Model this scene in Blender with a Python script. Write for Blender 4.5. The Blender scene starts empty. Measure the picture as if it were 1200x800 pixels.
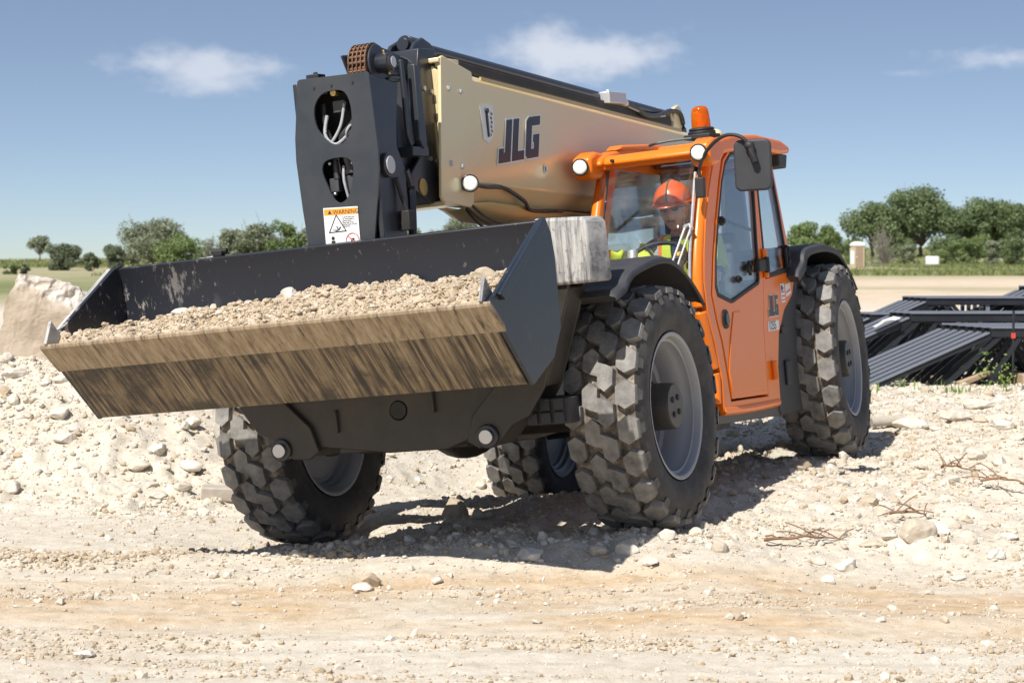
import bpy, bmesh, math, random
import numpy as np
from mathutils import Vector, Matrix
random.seed(7); RNG = np.random.default_rng(7)
SC = bpy.context.scene; COL = SC.collection
CAMZ = 1.65; FPX = 2491.0; PITCH = math.atan(108/FPX)

# ------------------------------------------------------------------ materials
def newmat(name):
    m = bpy.data.materials.new(name); m.use_nodes = True
    nt = m.node_tree; b = nt.nodes['Principled BSDF']
    return m, nt, b
def N(nt, typ, **kw):
    n = nt.nodes.new(typ)
    for k, v in kw.items():
        if k in n.inputs: n.inputs[k].default_value = v
        else: setattr(n, k, v)
    return n
def tex(nt, kind='Object', scale=(1,1,1), rot=(0,0,0)):
    t = nt.nodes.new('ShaderNodeTexCoord'); m = nt.nodes.new('ShaderNodeMapping')
    m.inputs['Scale'].default_value = scale; m.inputs['Rotation'].default_value = rot
    nt.links.new(t.outputs[kind], m.inputs[0]); return m.outputs[0]
def noise(nt, vec, scale, detail=6, rough=.6):
    n = N(nt, 'ShaderNodeTexNoise', Scale=scale, Detail=detail, Roughness=rough)
    nt.links.new(vec, n.inputs['Vector']); return n.outputs['Fac']
def ramp(nt, fac, stops):
    r = nt.nodes.new('ShaderNodeValToRGB'); e = r.color_ramp.elements
    while len(e) < len(stops): e.new(.5)
    for i, (p, c) in enumerate(stops):
        e[i].position = p
        e[i].color = (c, c, c, 1) if isinstance(c, (int, float)) else (*c, 1)
    nt.links.new(fac, r.inputs[0]); return r.outputs[0]
def mix(nt, fac, a, b):
    m = nt.nodes.new('ShaderNodeMix'); m.data_type = 'RGBA'
    for s, v in ((0, fac), (6, a), (7, b)):
        if isinstance(v, bpy.types.NodeSocket): nt.links.new(v, m.inputs[s])
        elif isinstance(v, (int, float)): m.inputs[s].default_value = v if s == 0 else (v, v, v, 1)
        else: m.inputs[s].default_value = (*v, 1)
    return m.outputs[2]
def math_n(nt, op, a, b=0.0):
    m = nt.nodes.new('ShaderNodeMath'); m.operation = op
    for i, v in enumerate((a, b)):
        if isinstance(v, bpy.types.NodeSocket): nt.links.new(v, m.inputs[i])
        else: m.inputs[i].default_value = v
    return m.outputs[0]
def bump(nt, b, h, strength=.3, dist=.01):
    n = N(nt, 'ShaderNodeBump', Strength=strength, Distance=dist)
    nt.links.new(h, n.inputs['Height']); nt.links.new(n.outputs[0], b.inputs['Normal'])
def setc(nt, b, c):
    if isinstance(c, bpy.types.NodeSocket): nt.links.new(c, b.inputs['Base Color'])
    else: b.inputs['Base Color'].default_value = (*c, 1)

def paint(name, col, rough=.35, metal=0, dust=.25, coat=0, dustcol=(.42,.34,.24), spec=.5, dscale=3.0):
    m, nt, b = newmat(name); v = tex(nt)
    n1 = noise(nt, v, dscale, 8, .65); n2 = noise(nt, v, 95, 3, .6)
    film = ramp(nt, n1, [(.42, .05), (.72, .55)]); spk = ramp(nt, n2, [(.64, 0), (.70, .8)])
    f = math_n(nt, 'MAXIMUM', film, math_n(nt, 'MULTIPLY', spk, ramp(nt, n1, [(.45,.1),(.62,1)])))
    fac = math_n(nt, 'MULTIPLY', f, dust)
    setc(nt, b, mix(nt, fac, col, dustcol))
    b.inputs['Metallic'].default_value = metal
    nt.links.new(math_n(nt, 'ADD', math_n(nt, 'MULTIPLY', fac, .5), rough), b.inputs['Roughness'])
    b.inputs['Coat Weight'].default_value = coat; b.inputs['Coat Roughness'].default_value = .08
    b.inputs['Specular IOR Level'].default_value = spec
    bump(nt, b, noise(nt, v, 120, 2), .03, .002)
    return m
M = {}
M['orange'] = paint('orange_paint', (.84,.19,.008), .32, 0, .06, .15, spec=.35)
M['gold'] = paint('champagne_gold_paint', (.82,.67,.38), .28, .16, .03, .3)
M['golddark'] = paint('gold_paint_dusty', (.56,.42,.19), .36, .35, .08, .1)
M['black'] = paint('black_paint', (.016,.019,.026), .32, 0, .10, .15)
M['charcoal'] = paint('charcoal_steel_paint', (.024,.030,.038), .38, 0, .10, .1)
M['frame'] = paint('dusty_dark_frame', (.030,.026,.022), .42, 0, .16)
M['plastic'] = paint('grey_plastic', (.030,.031,.035), .6, 0, .16, dustcol=(.30,.28,.25))
M['rubber'] = paint('black_rubber', (.012,.012,.013), .6, 0, .1)
M['interior'] = paint('dark_interior', (.055,.058,.064), .6, 0, .1)
M['rim'] = paint('silver_rim', (.30,.305,.32), .42, .25, .40, dustcol=(.30,.27,.23))
M['steel'] = paint('bare_steel', (.55,.55,.56), .3, .9, .1)
M['rust'] = paint('rusty_chain', (.17,.09,.05), .6, .4, .5, dustcol=(.30,.16,.08), dscale=30)
M['greysteel'] = paint('truss_paint_lit', (.17,.185,.215), .38, 0, .35, dustcol=(.20,.21,.24))  # lit tone painted into truss flange tops and end braces, also the posts
M['trussdark'] = paint('truss_shade_stake_paint', (.010,.012,.016), .5, 0, .12, dustcol=(.16,.16,.17))  # shade painted into truss sides and webs; plain dark on the stake
M['white'] = paint('white_vinyl', (.78,.78,.76), .4, 0, .08)
M['decalblack'] = paint('black_vinyl', (.025,.022,.022), .35, 0, .05)
M['red'] = paint('red_vinyl', (.6,.05,.04), .4, 0, .05)
M['blue'] = paint('blue_vinyl', (.04,.06,.25), .4, 0, .05)
M['signorange'] = paint('orange_vinyl', (.85,.32,.03), .4, 0, .05)
M['helmet'] = paint('orange_hard_hat', (.85,.13,.02), .3, 0, .03, .3)
M['brass'] = paint('brass', (.5,.33,.1), .35, .8, .1)
M['alu'] = paint('aluminium_block', (.6,.6,.6), .4, .5, .2)

def mk_lamp(name):
    m, nt, b = newmat(name); v = tex(nt)
    setc(nt, b, ramp(nt, noise(nt, v, 90, 2), [(.3,(.50,.50,.46)), (.6,(.85,.83,.74))]))
    b.inputs['Roughness'].default_value = .15; b.inputs['Emission Color'].default_value = (1,.93,.75,1)
    b.inputs['Emission Strength'].default_value = .12; return m
M['lamp'] = mk_lamp('lamp_lens')
def mk_amber():
    m, nt, b = newmat('amber_lens'); setc(nt, b, (.95,.22,.01))
    b.inputs['Transmission Weight'].default_value = .75; b.inputs['Roughness'].default_value = .12
    b.inputs['IOR'].default_value = 1.3; return m
M['amber'] = mk_amber()
def mk_glass(name, tint=(.955,.975,.98), refl=.03):
    m, nt, b = newmat(name); nt.nodes.remove(b)
    out = nt.nodes['Material Output']
    t = N(nt, 'ShaderNodeBsdfTransparent'); t.inputs[0].default_value = (*tint, 1)
    g = N(nt, 'ShaderNodeBsdfGlossy'); g.inputs['Roughness'].default_value = .02; g.inputs[0].default_value = (.8,.8,.8,1)
    d = N(nt, 'ShaderNodeBsdfDiffuse'); d.inputs[0].default_value = (.55,.55,.5,1)
    f = N(nt, 'ShaderNodeFresnel', IOR=1.5)
    ff = math_n(nt, 'ADD', math_n(nt, 'MULTIPLY', f.outputs[0], .55), refl*.3)
    v = tex(nt); du = ramp(nt, noise(nt, v, 5, 7, .7), [(.45, 0.0), (.75, .07)])
    m1 = N(nt, 'ShaderNodeMixShader'); m2 = N(nt, 'ShaderNodeMixShader')
    nt.links.new(du, m1.inputs[0]); nt.links.new(t.outputs[0], m1.inputs[1]); nt.links.new(d.outputs[0], m1.inputs[2])
    nt.links.new(ff, m2.inputs[0]); nt.links.new(m1.outputs[0], m2.inputs[1]); nt.links.new(g.outputs[0], m2.inputs[2])
    nt.links.new(m2.outputs[0], out.inputs[0]); return m
M['glass'] = mk_glass('cab_glass')

def mk_tyre():
    m, nt, b = newmat('tyre_rubber_dusty'); v = tex(nt)
    at = N(nt, 'ShaderNodeAttribute', attribute_name='dust')
    n1 = noise(nt, v, 9, 8, .7); n2 = noise(nt, v, 130, 3, .7)
    specks = ramp(nt, n2, [(.66, 0), (.72, 1)])
    base = mix(nt, ramp(nt, n1, [(.35,0),(.7,1)]), (.028,.027,.027), (.075,.070,.064))
    dusty = mix(nt, ramp(nt, n1, [(.3,0),(.7,1)]), (.095,.092,.088), (.33,.31,.275))
    c = mix(nt, at.outputs['Fac'], base, dusty)
    setc(nt, b, mix(nt, math_n(nt, 'MULTIPLY', specks, .22), c, (.45,.39,.30)))
    b.inputs['Roughness'].default_value = .75
    bump(nt, b, math_n(nt, 'ADD', n1, math_n(nt, 'MULTIPLY', n2, .3)), .35, .006); return m
M['tyre'] = mk_tyre()
def mk_groove():
    m, nt, b = newmat('tyre_groove_dirt'); v = tex(nt); n1 = noise(nt, v, 14, 8, .7)
    setc(nt, b, ramp(nt, n1, [(.35,(.055,.05,.045)), (.5,(.16,.13,.10)), (.65,(.38,.32,.24))]))
    b.inputs['Roughness'].default_value = .95; bump(nt, b, n1, .6, .01); return m
M['groove'] = mk_groove()

def mk_scraped():   # bucket underside: scrape marks run from lip to heel
    m, nt, b = newmat('scraped_bucket_floor')
    # local x-z slope direction 45 deg; rotate so that streaks run along it
    v = tex(nt, scale=(2.4,48,2.4)); v2 = tex(nt, scale=(1.8,140,1.8)); v3 = tex(nt, scale=(1,1,1))
    s1 = noise(nt, v, 1.0, 6, .7); s2 = noise(nt, v2, 1.0, 4, .7); n3 = noise(nt, v3, 3.0, 6, .65); n4 = noise(nt, v3, 45, 4, .7)
    base = ramp(nt, s1, [(.36,(.020,.018,.017)), (.44,(.070,.052,.036)), (.52,(.17,.125,.075)), (.64,(.30,.235,.155))])
    dark = mix(nt, ramp(nt, n3, [(.46,0),(.58,.8)]), base, (.022,.019,.017))
    sc = math_n(nt, 'MULTIPLY', ramp(nt, s2, [(.57,0),(.65,1)]), ramp(nt, noise(nt, v3, 2.1, 5), [(.42,.1),(.58,1)]))
    c = mix(nt, math_n(nt, 'MULTIPLY', sc, .75), dark, (.42,.34,.23))
    c = mix(nt, math_n(nt, 'MULTIPLY', ramp(nt, n4, [(.66,0),(.72,1)]), .5), c, (.38,.27,.15))
    setc(nt, b, c); b.inputs['Roughness'].default_value = .55; b.inputs['Metallic'].default_value = .15
    bump(nt, b, s2, .15, .003); return m
M['scraped'] = mk_scraped()
def mk_blade():
    m, nt, b = newmat('muddy_cutting_edge')
    v = tex(nt, scale=(6.0,44,6.0)); v3 = tex(nt)
    s1 = noise(nt, v, 1.0, 7, .7); n4 = noise(nt, v3, 30, 5, .7)
    c = ramp(nt, s1, [(.34,(.06,.045,.035)), (.43,(.23,.17,.105)), (.55,(.34,.26,.165)), (.72,(.46,.39,.29))])
    c = mix(nt, math_n(nt, 'MULTIPLY', ramp(nt, n4, [(.60,0),(.70,1)]), .5), c, (.10,.075,.055))
    setc(nt, b, c); b.inputs['Roughness'].default_value = .6; bump(nt, b, n4, .2, .003); return m
M['blade'] = mk_blade()
def mk_splat():     # dark inside of the bucket with pale mud splashes
    m, nt, b = newmat('black_steel_mud_splashes'); v = tex(nt, scale=(1,1,.45)); v2 = tex(nt)
    n1 = noise(nt, v, 34, 5, .72); n2 = noise(nt, v2, 1.7, 3, .6); n3 = noise(nt, v, 9, 6, .75)
    a = math_n(nt, 'MULTIPLY', ramp(nt, n1, [(.63,0),(.67,1)]), ramp(nt, n2, [(.42,.15),(.6,1)]))
    # heavier splashes towards the far (right-hand) end of the bucket
    sx = N(nt, 'ShaderNodeSeparateXYZ'); nt.links.new(v2, sx.inputs[0])
    far = N(nt, 'ShaderNodeMapRange'); nt.links.new(sx.outputs[1], far.inputs[0])
    far.inputs[1].default_value = -1.2; far.inputs[2].default_value = -.6; far.inputs[3].default_value = 1; far.inputs[4].default_value = 0
    c2 = math_n(nt, 'MULTIPLY', ramp(nt, n3, [(.55,0),(.60,1)]), far.outputs[0])
    f = math_n(nt, 'MAXIMUM', math_n(nt, 'MULTIPLY', a, .8), math_n(nt, 'MULTIPLY', c2, .7))
    setc(nt, b, mix(nt, f, (.017,.019,.026), (.50,.46,.41)))
    b.inputs['Roughness'].default_value = .42; bump(nt, b, n3, .08, .003); return m
M['splat'] = mk_splat()
def mk_side():
    m, nt, b = newmat('bucket_side_paint'); v = tex(nt, scale=(1,1,.5)); v2 = tex(nt)
    n1 = noise(nt, v, 22, 6, .7); n2 = noise(nt, v2, 1.5, 3)
    f = math_n(nt, 'MULTIPLY', ramp(nt, n1, [(.60,0),(.70,1)]), .25)
    setc(nt, b, mix(nt, f, mix(nt, n2, (.012,.018,.027), (.020,.028,.039)), (.20,.17,.14)))
    b.inputs['Roughness'].default_value = .38; bump(nt, b, n2, .05, .004); return m
M['side'] = mk_side()
def mk_foot():
    m, nt, b = newmat('scraped_pale_foot'); v = tex(nt, scale=(1,26,2.0)); v2 = tex(nt)
    s = noise(nt, v, 1.4, 8, .75); n = noise(nt, v2, 14, 6, .7)
    c = ramp(nt, s, [(.36,(.085,.082,.088)), (.46,(.26,.25,.24)), (.56,(.48,.46,.42)), (.7,(.60,.57,.52))])
    c = mix(nt, math_n(nt, 'MULTIPLY', ramp(nt, n, [(.56,0),(.64,1)]), .7), c, (.09,.085,.09))
    setc(nt, b, c); b.inputs['Roughness'].default_value = .7; bump(nt, b, s, .3, .006); return m
M['foot'] = mk_foot()

def mk_ground():
    m, nt, b = newmat('quarry_ground'); v = tex(nt)
    tan = N(nt, 'ShaderNodeAttribute', attribute_name='tan').outputs['Fac']
    gr = N(nt, 'ShaderNodeAttribute', attribute_name='grass').outputs['Fac']
    n1 = noise(nt, v, .9, 10, .65); n2 = noise(nt, v, 9, 10, .72); n3 = noise(nt, v, 70, 5, .7); n4 = noise(nt, v, .05, 8, .6)
    pale = ramp(nt, n2, [(.3,(.51,.46,.37)), (.5,(.63,.575,.475)), (.7,(.72,.67,.575))])
    tn = ramp(nt, n2, [(.3,(.42,.29,.165)), (.5,(.56,.405,.245)), (.7,(.66,.51,.34))])
    vs = tex(nt, scale=(.35,2.6,1)); st = noise(nt, vs, 1.6, 8, .65)
    tf = math_n(nt, 'MULTIPLY', tan, ramp(nt, math_n(nt, 'ADD', math_n(nt, 'MULTIPLY', n1, .5), math_n(nt, 'MULTIPLY', st, .5)), [(.40,.15),(.58,1)]))
    c = mix(nt, tf, pale, tn)
    c = mix(nt, math_n(nt, 'MULTIPLY', ramp(nt, n3, [(.62,0),(.70,1)]), .35), c, (.68,.64,.56))
    c = mix(nt, math_n(nt, 'MULTIPLY', ramp(nt, n3, [(.30,1),(.38,0)]), .30), c, (.26,.20,.14))
    gcol = ramp(nt, n4, [(.35,(.10,.14,.045)), (.5,(.19,.21,.085)), (.62,(.33,.29,.17))])
    g2 = ramp(nt, noise(nt, v, 1.3, 8, .7), [(.35,(.09,.13,.04)), (.65,(.28,.28,.13))])
    n6 = noise(nt, v, 210, 3, .7)
    c = mix(nt, math_n(nt, 'MULTIPLY', ramp(nt, n6, [(.33,1),(.45,0)]), .35), c, (.30,.24,.17))
    c = mix(nt, gr, c, mix(nt, .45, gcol, g2))
    setc(nt, b, c); b.inputs['Roughness'].default_value = .95; b.inputs['Specular IOR Level'].default_value = .1
    n5 = noise(nt, v, 240, 4, .7)
    h = math_n(nt, 'ADD', math_n(nt, 'ADD', n2, math_n(nt, 'MULTIPLY', n3, .40)), math_n(nt, 'MULTIPLY', n5, .16)); bump(nt, b, h, .6, .035); return m
M['ground'] = mk_ground()
def mk_rock(name, a, bcol, sc=9, tancol=None):
    m, nt, b = newmat(name); v = tex(nt); oi = N(nt, 'ShaderNodeAttribute', attribute_name='tint').outputs['Fac']
    n2 = noise(nt, v, sc, 8, .7); n3 = noise(nt, v, sc*9, 4, .7)
    c = mix(nt, ramp(nt, n2, [(.3,0),(.7,1)]), a, bcol)
    c = mix(nt, math_n(nt, 'MULTIPLY', oi, .8), c, tancol or (.40,.29,.17))
    setc(nt, b, c); b.inputs['Roughness'].default_value = .92; b.inputs['Specular IOR Level'].default_value = .15
    bump(nt, b, math_n(nt, 'ADD', n2, math_n(nt, 'MULTIPLY', n3, .4)), .6, .015); return m
M['rock'] = mk_rock('pale_limestone', (.51,.46,.375), (.71,.66,.575))
M['soil'] = mk_rock('brown_soil', (.37,.28,.18), (.54,.44,.31), 14, (.64,.58,.49))
def mk_slab():
    m, nt, b = newmat('boulder_stone'); v = tex(nt); n = noise(nt, v, 4, 9, .7)
    g = N(nt, 'ShaderNodeNewGeometry'); s = N(nt, 'ShaderNodeSeparateXYZ'); nt.links.new(tex(nt), s.inputs[0])
    hz = N(nt, 'ShaderNodeMapRange'); nt.links.new(math_n(nt, 'ADD', math_n(nt, 'ADD', s.outputs[2], math_n(nt, 'MULTIPLY', s.outputs[0], .30)), math_n(nt, 'MULTIPLY', n, .22)), hz.inputs[0])
    hz.inputs[1].default_value = .19; hz.inputs[2].default_value = .25
    c = mix(nt, hz.outputs[0], ramp(nt, n, [(.3,(.33,.26,.18)),(.7,(.48,.40,.31))]), ramp(nt, n, [(.3,(.46,.40,.33)),(.7,(.66,.60,.53))]))
    setc(nt, b, c); b.inputs['Roughness'].default_value = .95; bump(nt, b, noise(nt, v, 22, 6, .7), .4, .02); return m
M['slab'] = mk_slab()
def simple(name, a, bcol, sc, rough=.9, bs=.3, sx=(1,1,1)):
    m, nt, b = newmat(name); v = tex(nt, scale=sx); n = noise(nt, v, sc, 6, .65)
    setc(nt, b, mix(nt, ramp(nt, n, [(.32,0),(.68,1)]), a, bcol)); b.inputs['Roughness'].default_value = rough
    bump(nt, b, n, bs, .01); return m
M['concrete'] = simple('concrete', (.36,.31,.25), (.47,.41,.34), 12)
M['wood'] = simple('weathered_wood', (.32,.22,.13), (.50,.38,.25), 3, sx=(2,14,14))
M['twig'] = simple('dry_twig', (.16,.09,.05), (.34,.20,.12), 20)
M['trunk'] = simple('bark', (.10,.08,.06), (.20,.17,.14), 4)
M['deadtwig'] = simple('grey_twigs', (.20,.18,.15), (.32,.29,.25), 8)
M['skin'] = simple('skin', (.60,.34,.24), (.66,.40,.29), 12, .55, .05)
M['vest'] = simple('hi_vis_yellow_cloth', (.62,.78,.05), (.75,.90,.10), 15, .8, .2)
M['vestorange'] = simple('hi_vis_orange_cloth', (.85,.20,.03), (.95,.28,.05), 15, .8, .2)
M['silvertape'] = simple('silver_reflective_tape', (.45,.46,.48), (.6,.6,.62), 20, .4, .1)
M['navy'] = simple('navy_shirt', (.03,.035,.06), (.05,.055,.085), 15, .85, .2)
M['glove'] = simple('black_glove', (.02,.02,.02), (.05,.05,.05), 30, .8, .2)
M['gloveyellow'] = simple('yellow_glove_panel', (.75,.45,.04), (.85,.55,.08), 30, .8, .2)
M['jeans'] = simple('denim', (.04,.06,.11), (.07,.10,.17), 30, .9, .2)
M['eye'] = simple('eye_white', (.6,.6,.58), (.7,.7,.68), 5, .3, 0)
M['potty'] = simple('tan_plastic', (.42,.33,.22), (.48,.38,.26), 3, .6, .1)
M['pottydoor'] = simple('brown_plastic', (.25,.18,.12), (.30,.22,.15), 3, .6, .1)
M['pottyroof'] = simple('white_plastic', (.72,.72,.70), (.80,.80,.78), 3, .5, .1)
M['hose'] = simple('hose_rubber', (.02,.02,.02), (.05,.05,.05), 30, .5, .1)
M['greyhose'] = simple('grey_cable', (.30,.30,.31), (.42,.42,.43), 30, .5, .1)
M['tarp'] = simple('white_plastic_sheet', (.6,.6,.6), (.75,.75,.75), 6, .5, .4)
def leaf(name, a, b2, c2):
    m, nt, b = newmat(name)
    at = N(nt, 'ShaderNodeAttribute', attribute_name='tint').outputs['Fac']
    setc(nt, b, ramp(nt, at, [(0, a), (.5, b2), (1, c2)])); b.inputs['Roughness'].default_value = .6
    b.inputs['Specular IOR Level'].default_value = .25
    out = nt.nodes['Material Output']; tr = N(nt, 'ShaderNodeBsdfTranslucent'); ms = N(nt, 'ShaderNodeMixShader'); ms.inputs[0].default_value = .25
    nt.links.new(ramp(nt, at, [(0, a), (.5, b2), (1, c2)]), tr.inputs[0])
    nt.links.new(b.outputs[0], ms.inputs[1]); nt.links.new(tr.outputs[0], ms.inputs[2]); nt.links.new(ms.outputs[0], out.inputs[0])
    return m
M['leaf_oak'] = leaf('oak_leaves', (.09,.125,.05), (.15,.195,.085), (.22,.27,.13))
M['leaf_dark'] = leaf('juniper_leaves', (.09,.11,.065), (.14,.165,.095), (.19,.22,.13))
M['leaf_grey'] = leaf('grey_green_leaves', (.16,.18,.11), (.24,.265,.165), (.31,.34,.23))
M['leaf_mid'] = leaf('bright_leaves', (.11,.155,.055), (.18,.24,.085), (.26,.31,.13))
M['leaf_grass'] = leaf('grass_blades', (.12,.16,.05), (.22,.25,.09), (.38,.35,.19))
M['leaf_weed'] = leaf('weed_leaves', (.10,.18,.03), (.18,.28,.06), (.28,.36,.10))

# ------------------------------------------------------------------ object helpers
def tag(o, label=None, cat=None, group=None, kind=None):
    if label: o['label'] = label
    if cat: o['category'] = cat
    if group: o['group'] = group
    if kind: o['kind'] = kind
    return o
def empty(name, mat=None, loc=(0,0,0), rz=0):
    o = bpy.data.objects.new(name, None); COL.objects.link(o)
    if mat is not None: o.matrix_world = mat
    else: o.location = loc; o.rotation_euler = (0,0,rz)
    o.empty_display_size = .1
    return o
def sharp(bm, ang=35):
    a = math.radians(ang)
    for f in bm.faces: f.smooth = True
    for e in bm.edges:
        if len(e.link_faces) == 2 and e.calc_face_angle(0) > a: e.smooth = False
def obj(name, bm, mats, parent=None, bevel=0, seg=2, solid=0, smooth=True):
    bmesh.ops.recalc_face_normals(bm, faces=bm.faces)
    if smooth: sharp(bm)
    me = bpy.data.meshes.new(name); bm.to_mesh(me); bm.free()
    if not isinstance(mats, (list, tuple)): mats = [mats]
    for m in mats: me.materials.append(m)
    o = bpy.data.objects.new(name, me); COL.objects.link(o)
    if parent is not None: o.parent = parent
    if solid:
        s = o.modifiers.new('s', 'SOLIDIFY'); s.thickness = solid; s.offset = 0
    if bevel:
        b = o.modifiers.new('b', 'BEVEL'); b.width = bevel; b.segments = seg; b.limit_method = 'ANGLE'; b.angle_limit = math.radians(38)
    return o
def BM(): return bmesh.new()
def box(bm, c, s, rot=None, mi=0):
    m = Matrix.Translation(c) @ (rot.to_4x4() if rot else Matrix.Identity(4)) @ Matrix.Diagonal((s[0], s[1], s[2], 1))
    r = bmesh.ops.create_cube(bm, size=1, matrix=m)
    if mi:
        for f in {f for v in r['verts'] for f in v.link_faces}: f.material_index = mi
def cyl(bm, a, b, r, r2=None, n=24, mi=0, caps=True):
    a, b = Vector(a), Vector(b); d = b-a; L = d.length
    q = d.to_track_quat('Z', 'Y').to_matrix().to_4x4()
    rr = bmesh.ops.create_cone(bm, cap_ends=caps, segments=n, radius1=r, radius2=r if r2 is None else r2, depth=L, matrix=Matrix.Translation((a+b)/2) @ q)
    if mi:
        for f in {f for v in rr['verts'] for f in v.link_faces}: f.material_index = mi
def sphere(bm, c, r, s=(1,1,1), u=20, v=12, mi=0):
    rr = bmesh.ops.create_uvsphere(bm, u_segments=u, v_segments=v, radius=r, matrix=Matrix.Translation(c) @ Matrix.Diagonal((*s,1)))
    if mi:
        for f in {f for w in rr['verts'] for f in w.link_faces}: f.material_index = mi
def tube(bm, pts, r, n=10, mi=0, res=6, closed=False):
    P = [Vector(p) for p in pts]; Q = []
    if len(P) > 2 and res > 1:   # catmull-rom
        m = len(P)
        rng = range(m) if closed else range(m-1)
        for i in rng:
            p0 = P[(i-1) % m] if closed or i > 0 else P[0]; p1 = P[i]; p2 = P[(i+1) % m]; p3 = P[(i+2) % m] if closed or i+2 < m else P[-1]
            for k in range(res):
                t = k/res
                Q.append(.5*((2*p1)+(-p0+p2)*t+(2*p0-5*p1+4*p2-p3)*t*t+(-p0+3*p1-3*p2+p3)*t**3))
        if not closed: Q.append(P[-1])
    else: Q = P
    rings = []; up = Vector((0,0,1)); L = len(Q)
    for i, p in enumerate(Q):
        d = (Q[(i+1) % L]-Q[i-1]) if closed else (Q[min(i+1, L-1)]-Q[max(i-1, 0)])
        d.normalize(); 
        if abs(d.dot(up)) > .98: u = Vector((1,0,0))
        else: u = up
        x = d.cross(u).normalized(); y = d.cross(x).normalized()
        rr = r[i] if isinstance(r, list) else r
        rings.append([bm.verts.new(p+rr*(math.cos(2*math.pi*k/n)*x+math.sin(2*math.pi*k/n)*y)) for k in range(n)])
    for i in range(L if closed else L-1):
        a, b = rings[i], rings[(i+1) % L]
        for k in range(n):
            f = bm.faces.new((a[k], a[(k+1)%n], b[(k+1)%n], b[k])); f.material_index = mi
    if not closed:
        for rg in (rings[0][::-1], rings[-1]): bm.faces.new(rg).material_index = mi
def prism(bm, poly, ax, a, b, mi=0, hole=None):
    """poly: 2-D points in the two axes other than ax; extruded from a to b along ax"""
    def P(p, h):
        q = list(p); q.insert(ax, h); return q
    A = [bm.verts.new(P(p, a)) for p in poly]; B = [bm.verts.new(P(p, b)) for p in poly]
    n = len(poly); fs = []
    if hole is None:
        fs.append(bm.faces.new(A[::-1])); fs.append(bm.faces.new(B))
    for i in range(n): fs.append(bm.faces.new((A[i], A[(i+1)%n], B[(i+1)%n], B[i])))
    for f in fs: f.material_index = mi
    return A, B
def plate_holes(bm, outer, holes, ax, a, b, mi=0):
    """flat plate with holes: fill via triangle_fill, extrude"""
    def P(p, h):
        q = list(p); q.insert(ax, h); return q
    es = []
    for loop in [outer]+holes:
        vs = [bm.verts.new(P(p, a)) for p in loop]
        for i in range(len(vs)): es.append(bm.edges.new((vs[i], vs[(i+1)%len(vs)])))
    r = bmesh.ops.triangle_fill(bm, use_beauty=True, use_dissolve=True, edges=es)
    fs = [g for g in r['geom'] if isinstance(g, bmesh.types.BMFace)]
    ex = bmesh.ops.extrude_face_region(bm, geom=fs)
    d = [0,0,0]; d[ax] = b-a
    bmesh.ops.translate(bm, vec=d, verts=[g for g in ex['geom'] if isinstance(g, bmesh.types.BMVert)])
    if mi:
        for f in bm.faces: f.material_index = mi
def smoothloop(pts, res=5):
    P = [Vector(p) for p in pts]; m = len(P); Q = []
    for i in range(m):
        p0, p1, p2, p3 = P[i-1], P[i], P[(i+1)%m], P[(i+2)%m]
        for k in range(res):
            t = k/res
            q = .5*((2*p1)+(-p0+p2)*t+(2*p0-5*p1+4*p2-p3)*t*t+(-p0+3*p1-3*p2+p3)*t**3); Q.append((q[0], q[1]))
    return Q
def roundrect(cx, cy, w, h, r, n=5):
    o = []
    for sx, sy, a0 in ((1,1,0),(-1,1,90),(-1,-1,180),(1,-1,270)):
        for k in range(n+1):
            a = math.radians(a0+90*k/n); o.append((cx+sx*(w/2-r)+r*math.cos(a), cy+sy*(h/2-r)+r*math.sin(a)))
    return o
def lathe(bm, prof, n=64, mi=0, c=(0,0,0)):
    """profile (y, r) about the y axis"""
    rings = []
    for y, r in prof:
        rings.append([bm.verts.new((c[0]+r*math.cos(2*math.pi*k/n), c[1]+y, c[2]+r*math.sin(2*math.pi*k/n))) for k in range(n)])
    for a, b in zip(rings, rings[1:]):
        for k in range(n):
            f = bm.faces.new((a[k], a[(k+1)%n], b[(k+1)%n], b[k])); f.material_index = mi
    return rings
def raw_mesh(name, V, F, mat, parent=None, attr=None, smooth=False):
    """V (n,3), F (m,k) arrays, k fixed"""
    me = bpy.data.meshes.new(name); n, k = F.shape
    me.vertices.add(len(V)); me.vertices.foreach_set('co', np.asarray(V, np.float32).ravel())
    me.loops.add(n*k); me.loops.foreach_set('vertex_index', F.astype(np.int32).ravel())
    me.polygons.add(n); me.polygons.foreach_set('loop_start', np.arange(0, n*k, k, dtype=np.int32))
    me.update(calc_edges=True)
    if attr:
        for an, av in attr.items():
            a = me.attributes.new(an, 'FLOAT', 'POINT'); a.data.foreach_set('value', np.asarray(av, np.float32))
    me.polygons.foreach_set('use_smooth', np.full(n, smooth, dtype=bool))
    me.materials.append(mat); me.validate()
    o = bpy.data.objects.new(name, me); COL.objects.link(o)
    if parent is not None: o.parent = parent
    return o
def copy_tree(o, parent=None):
    c = o.copy(); COL.objects.link(c)
    if parent is not None: c.parent = parent
    for ch in list(o.children): copy_tree(ch, c)
    return c

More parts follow.
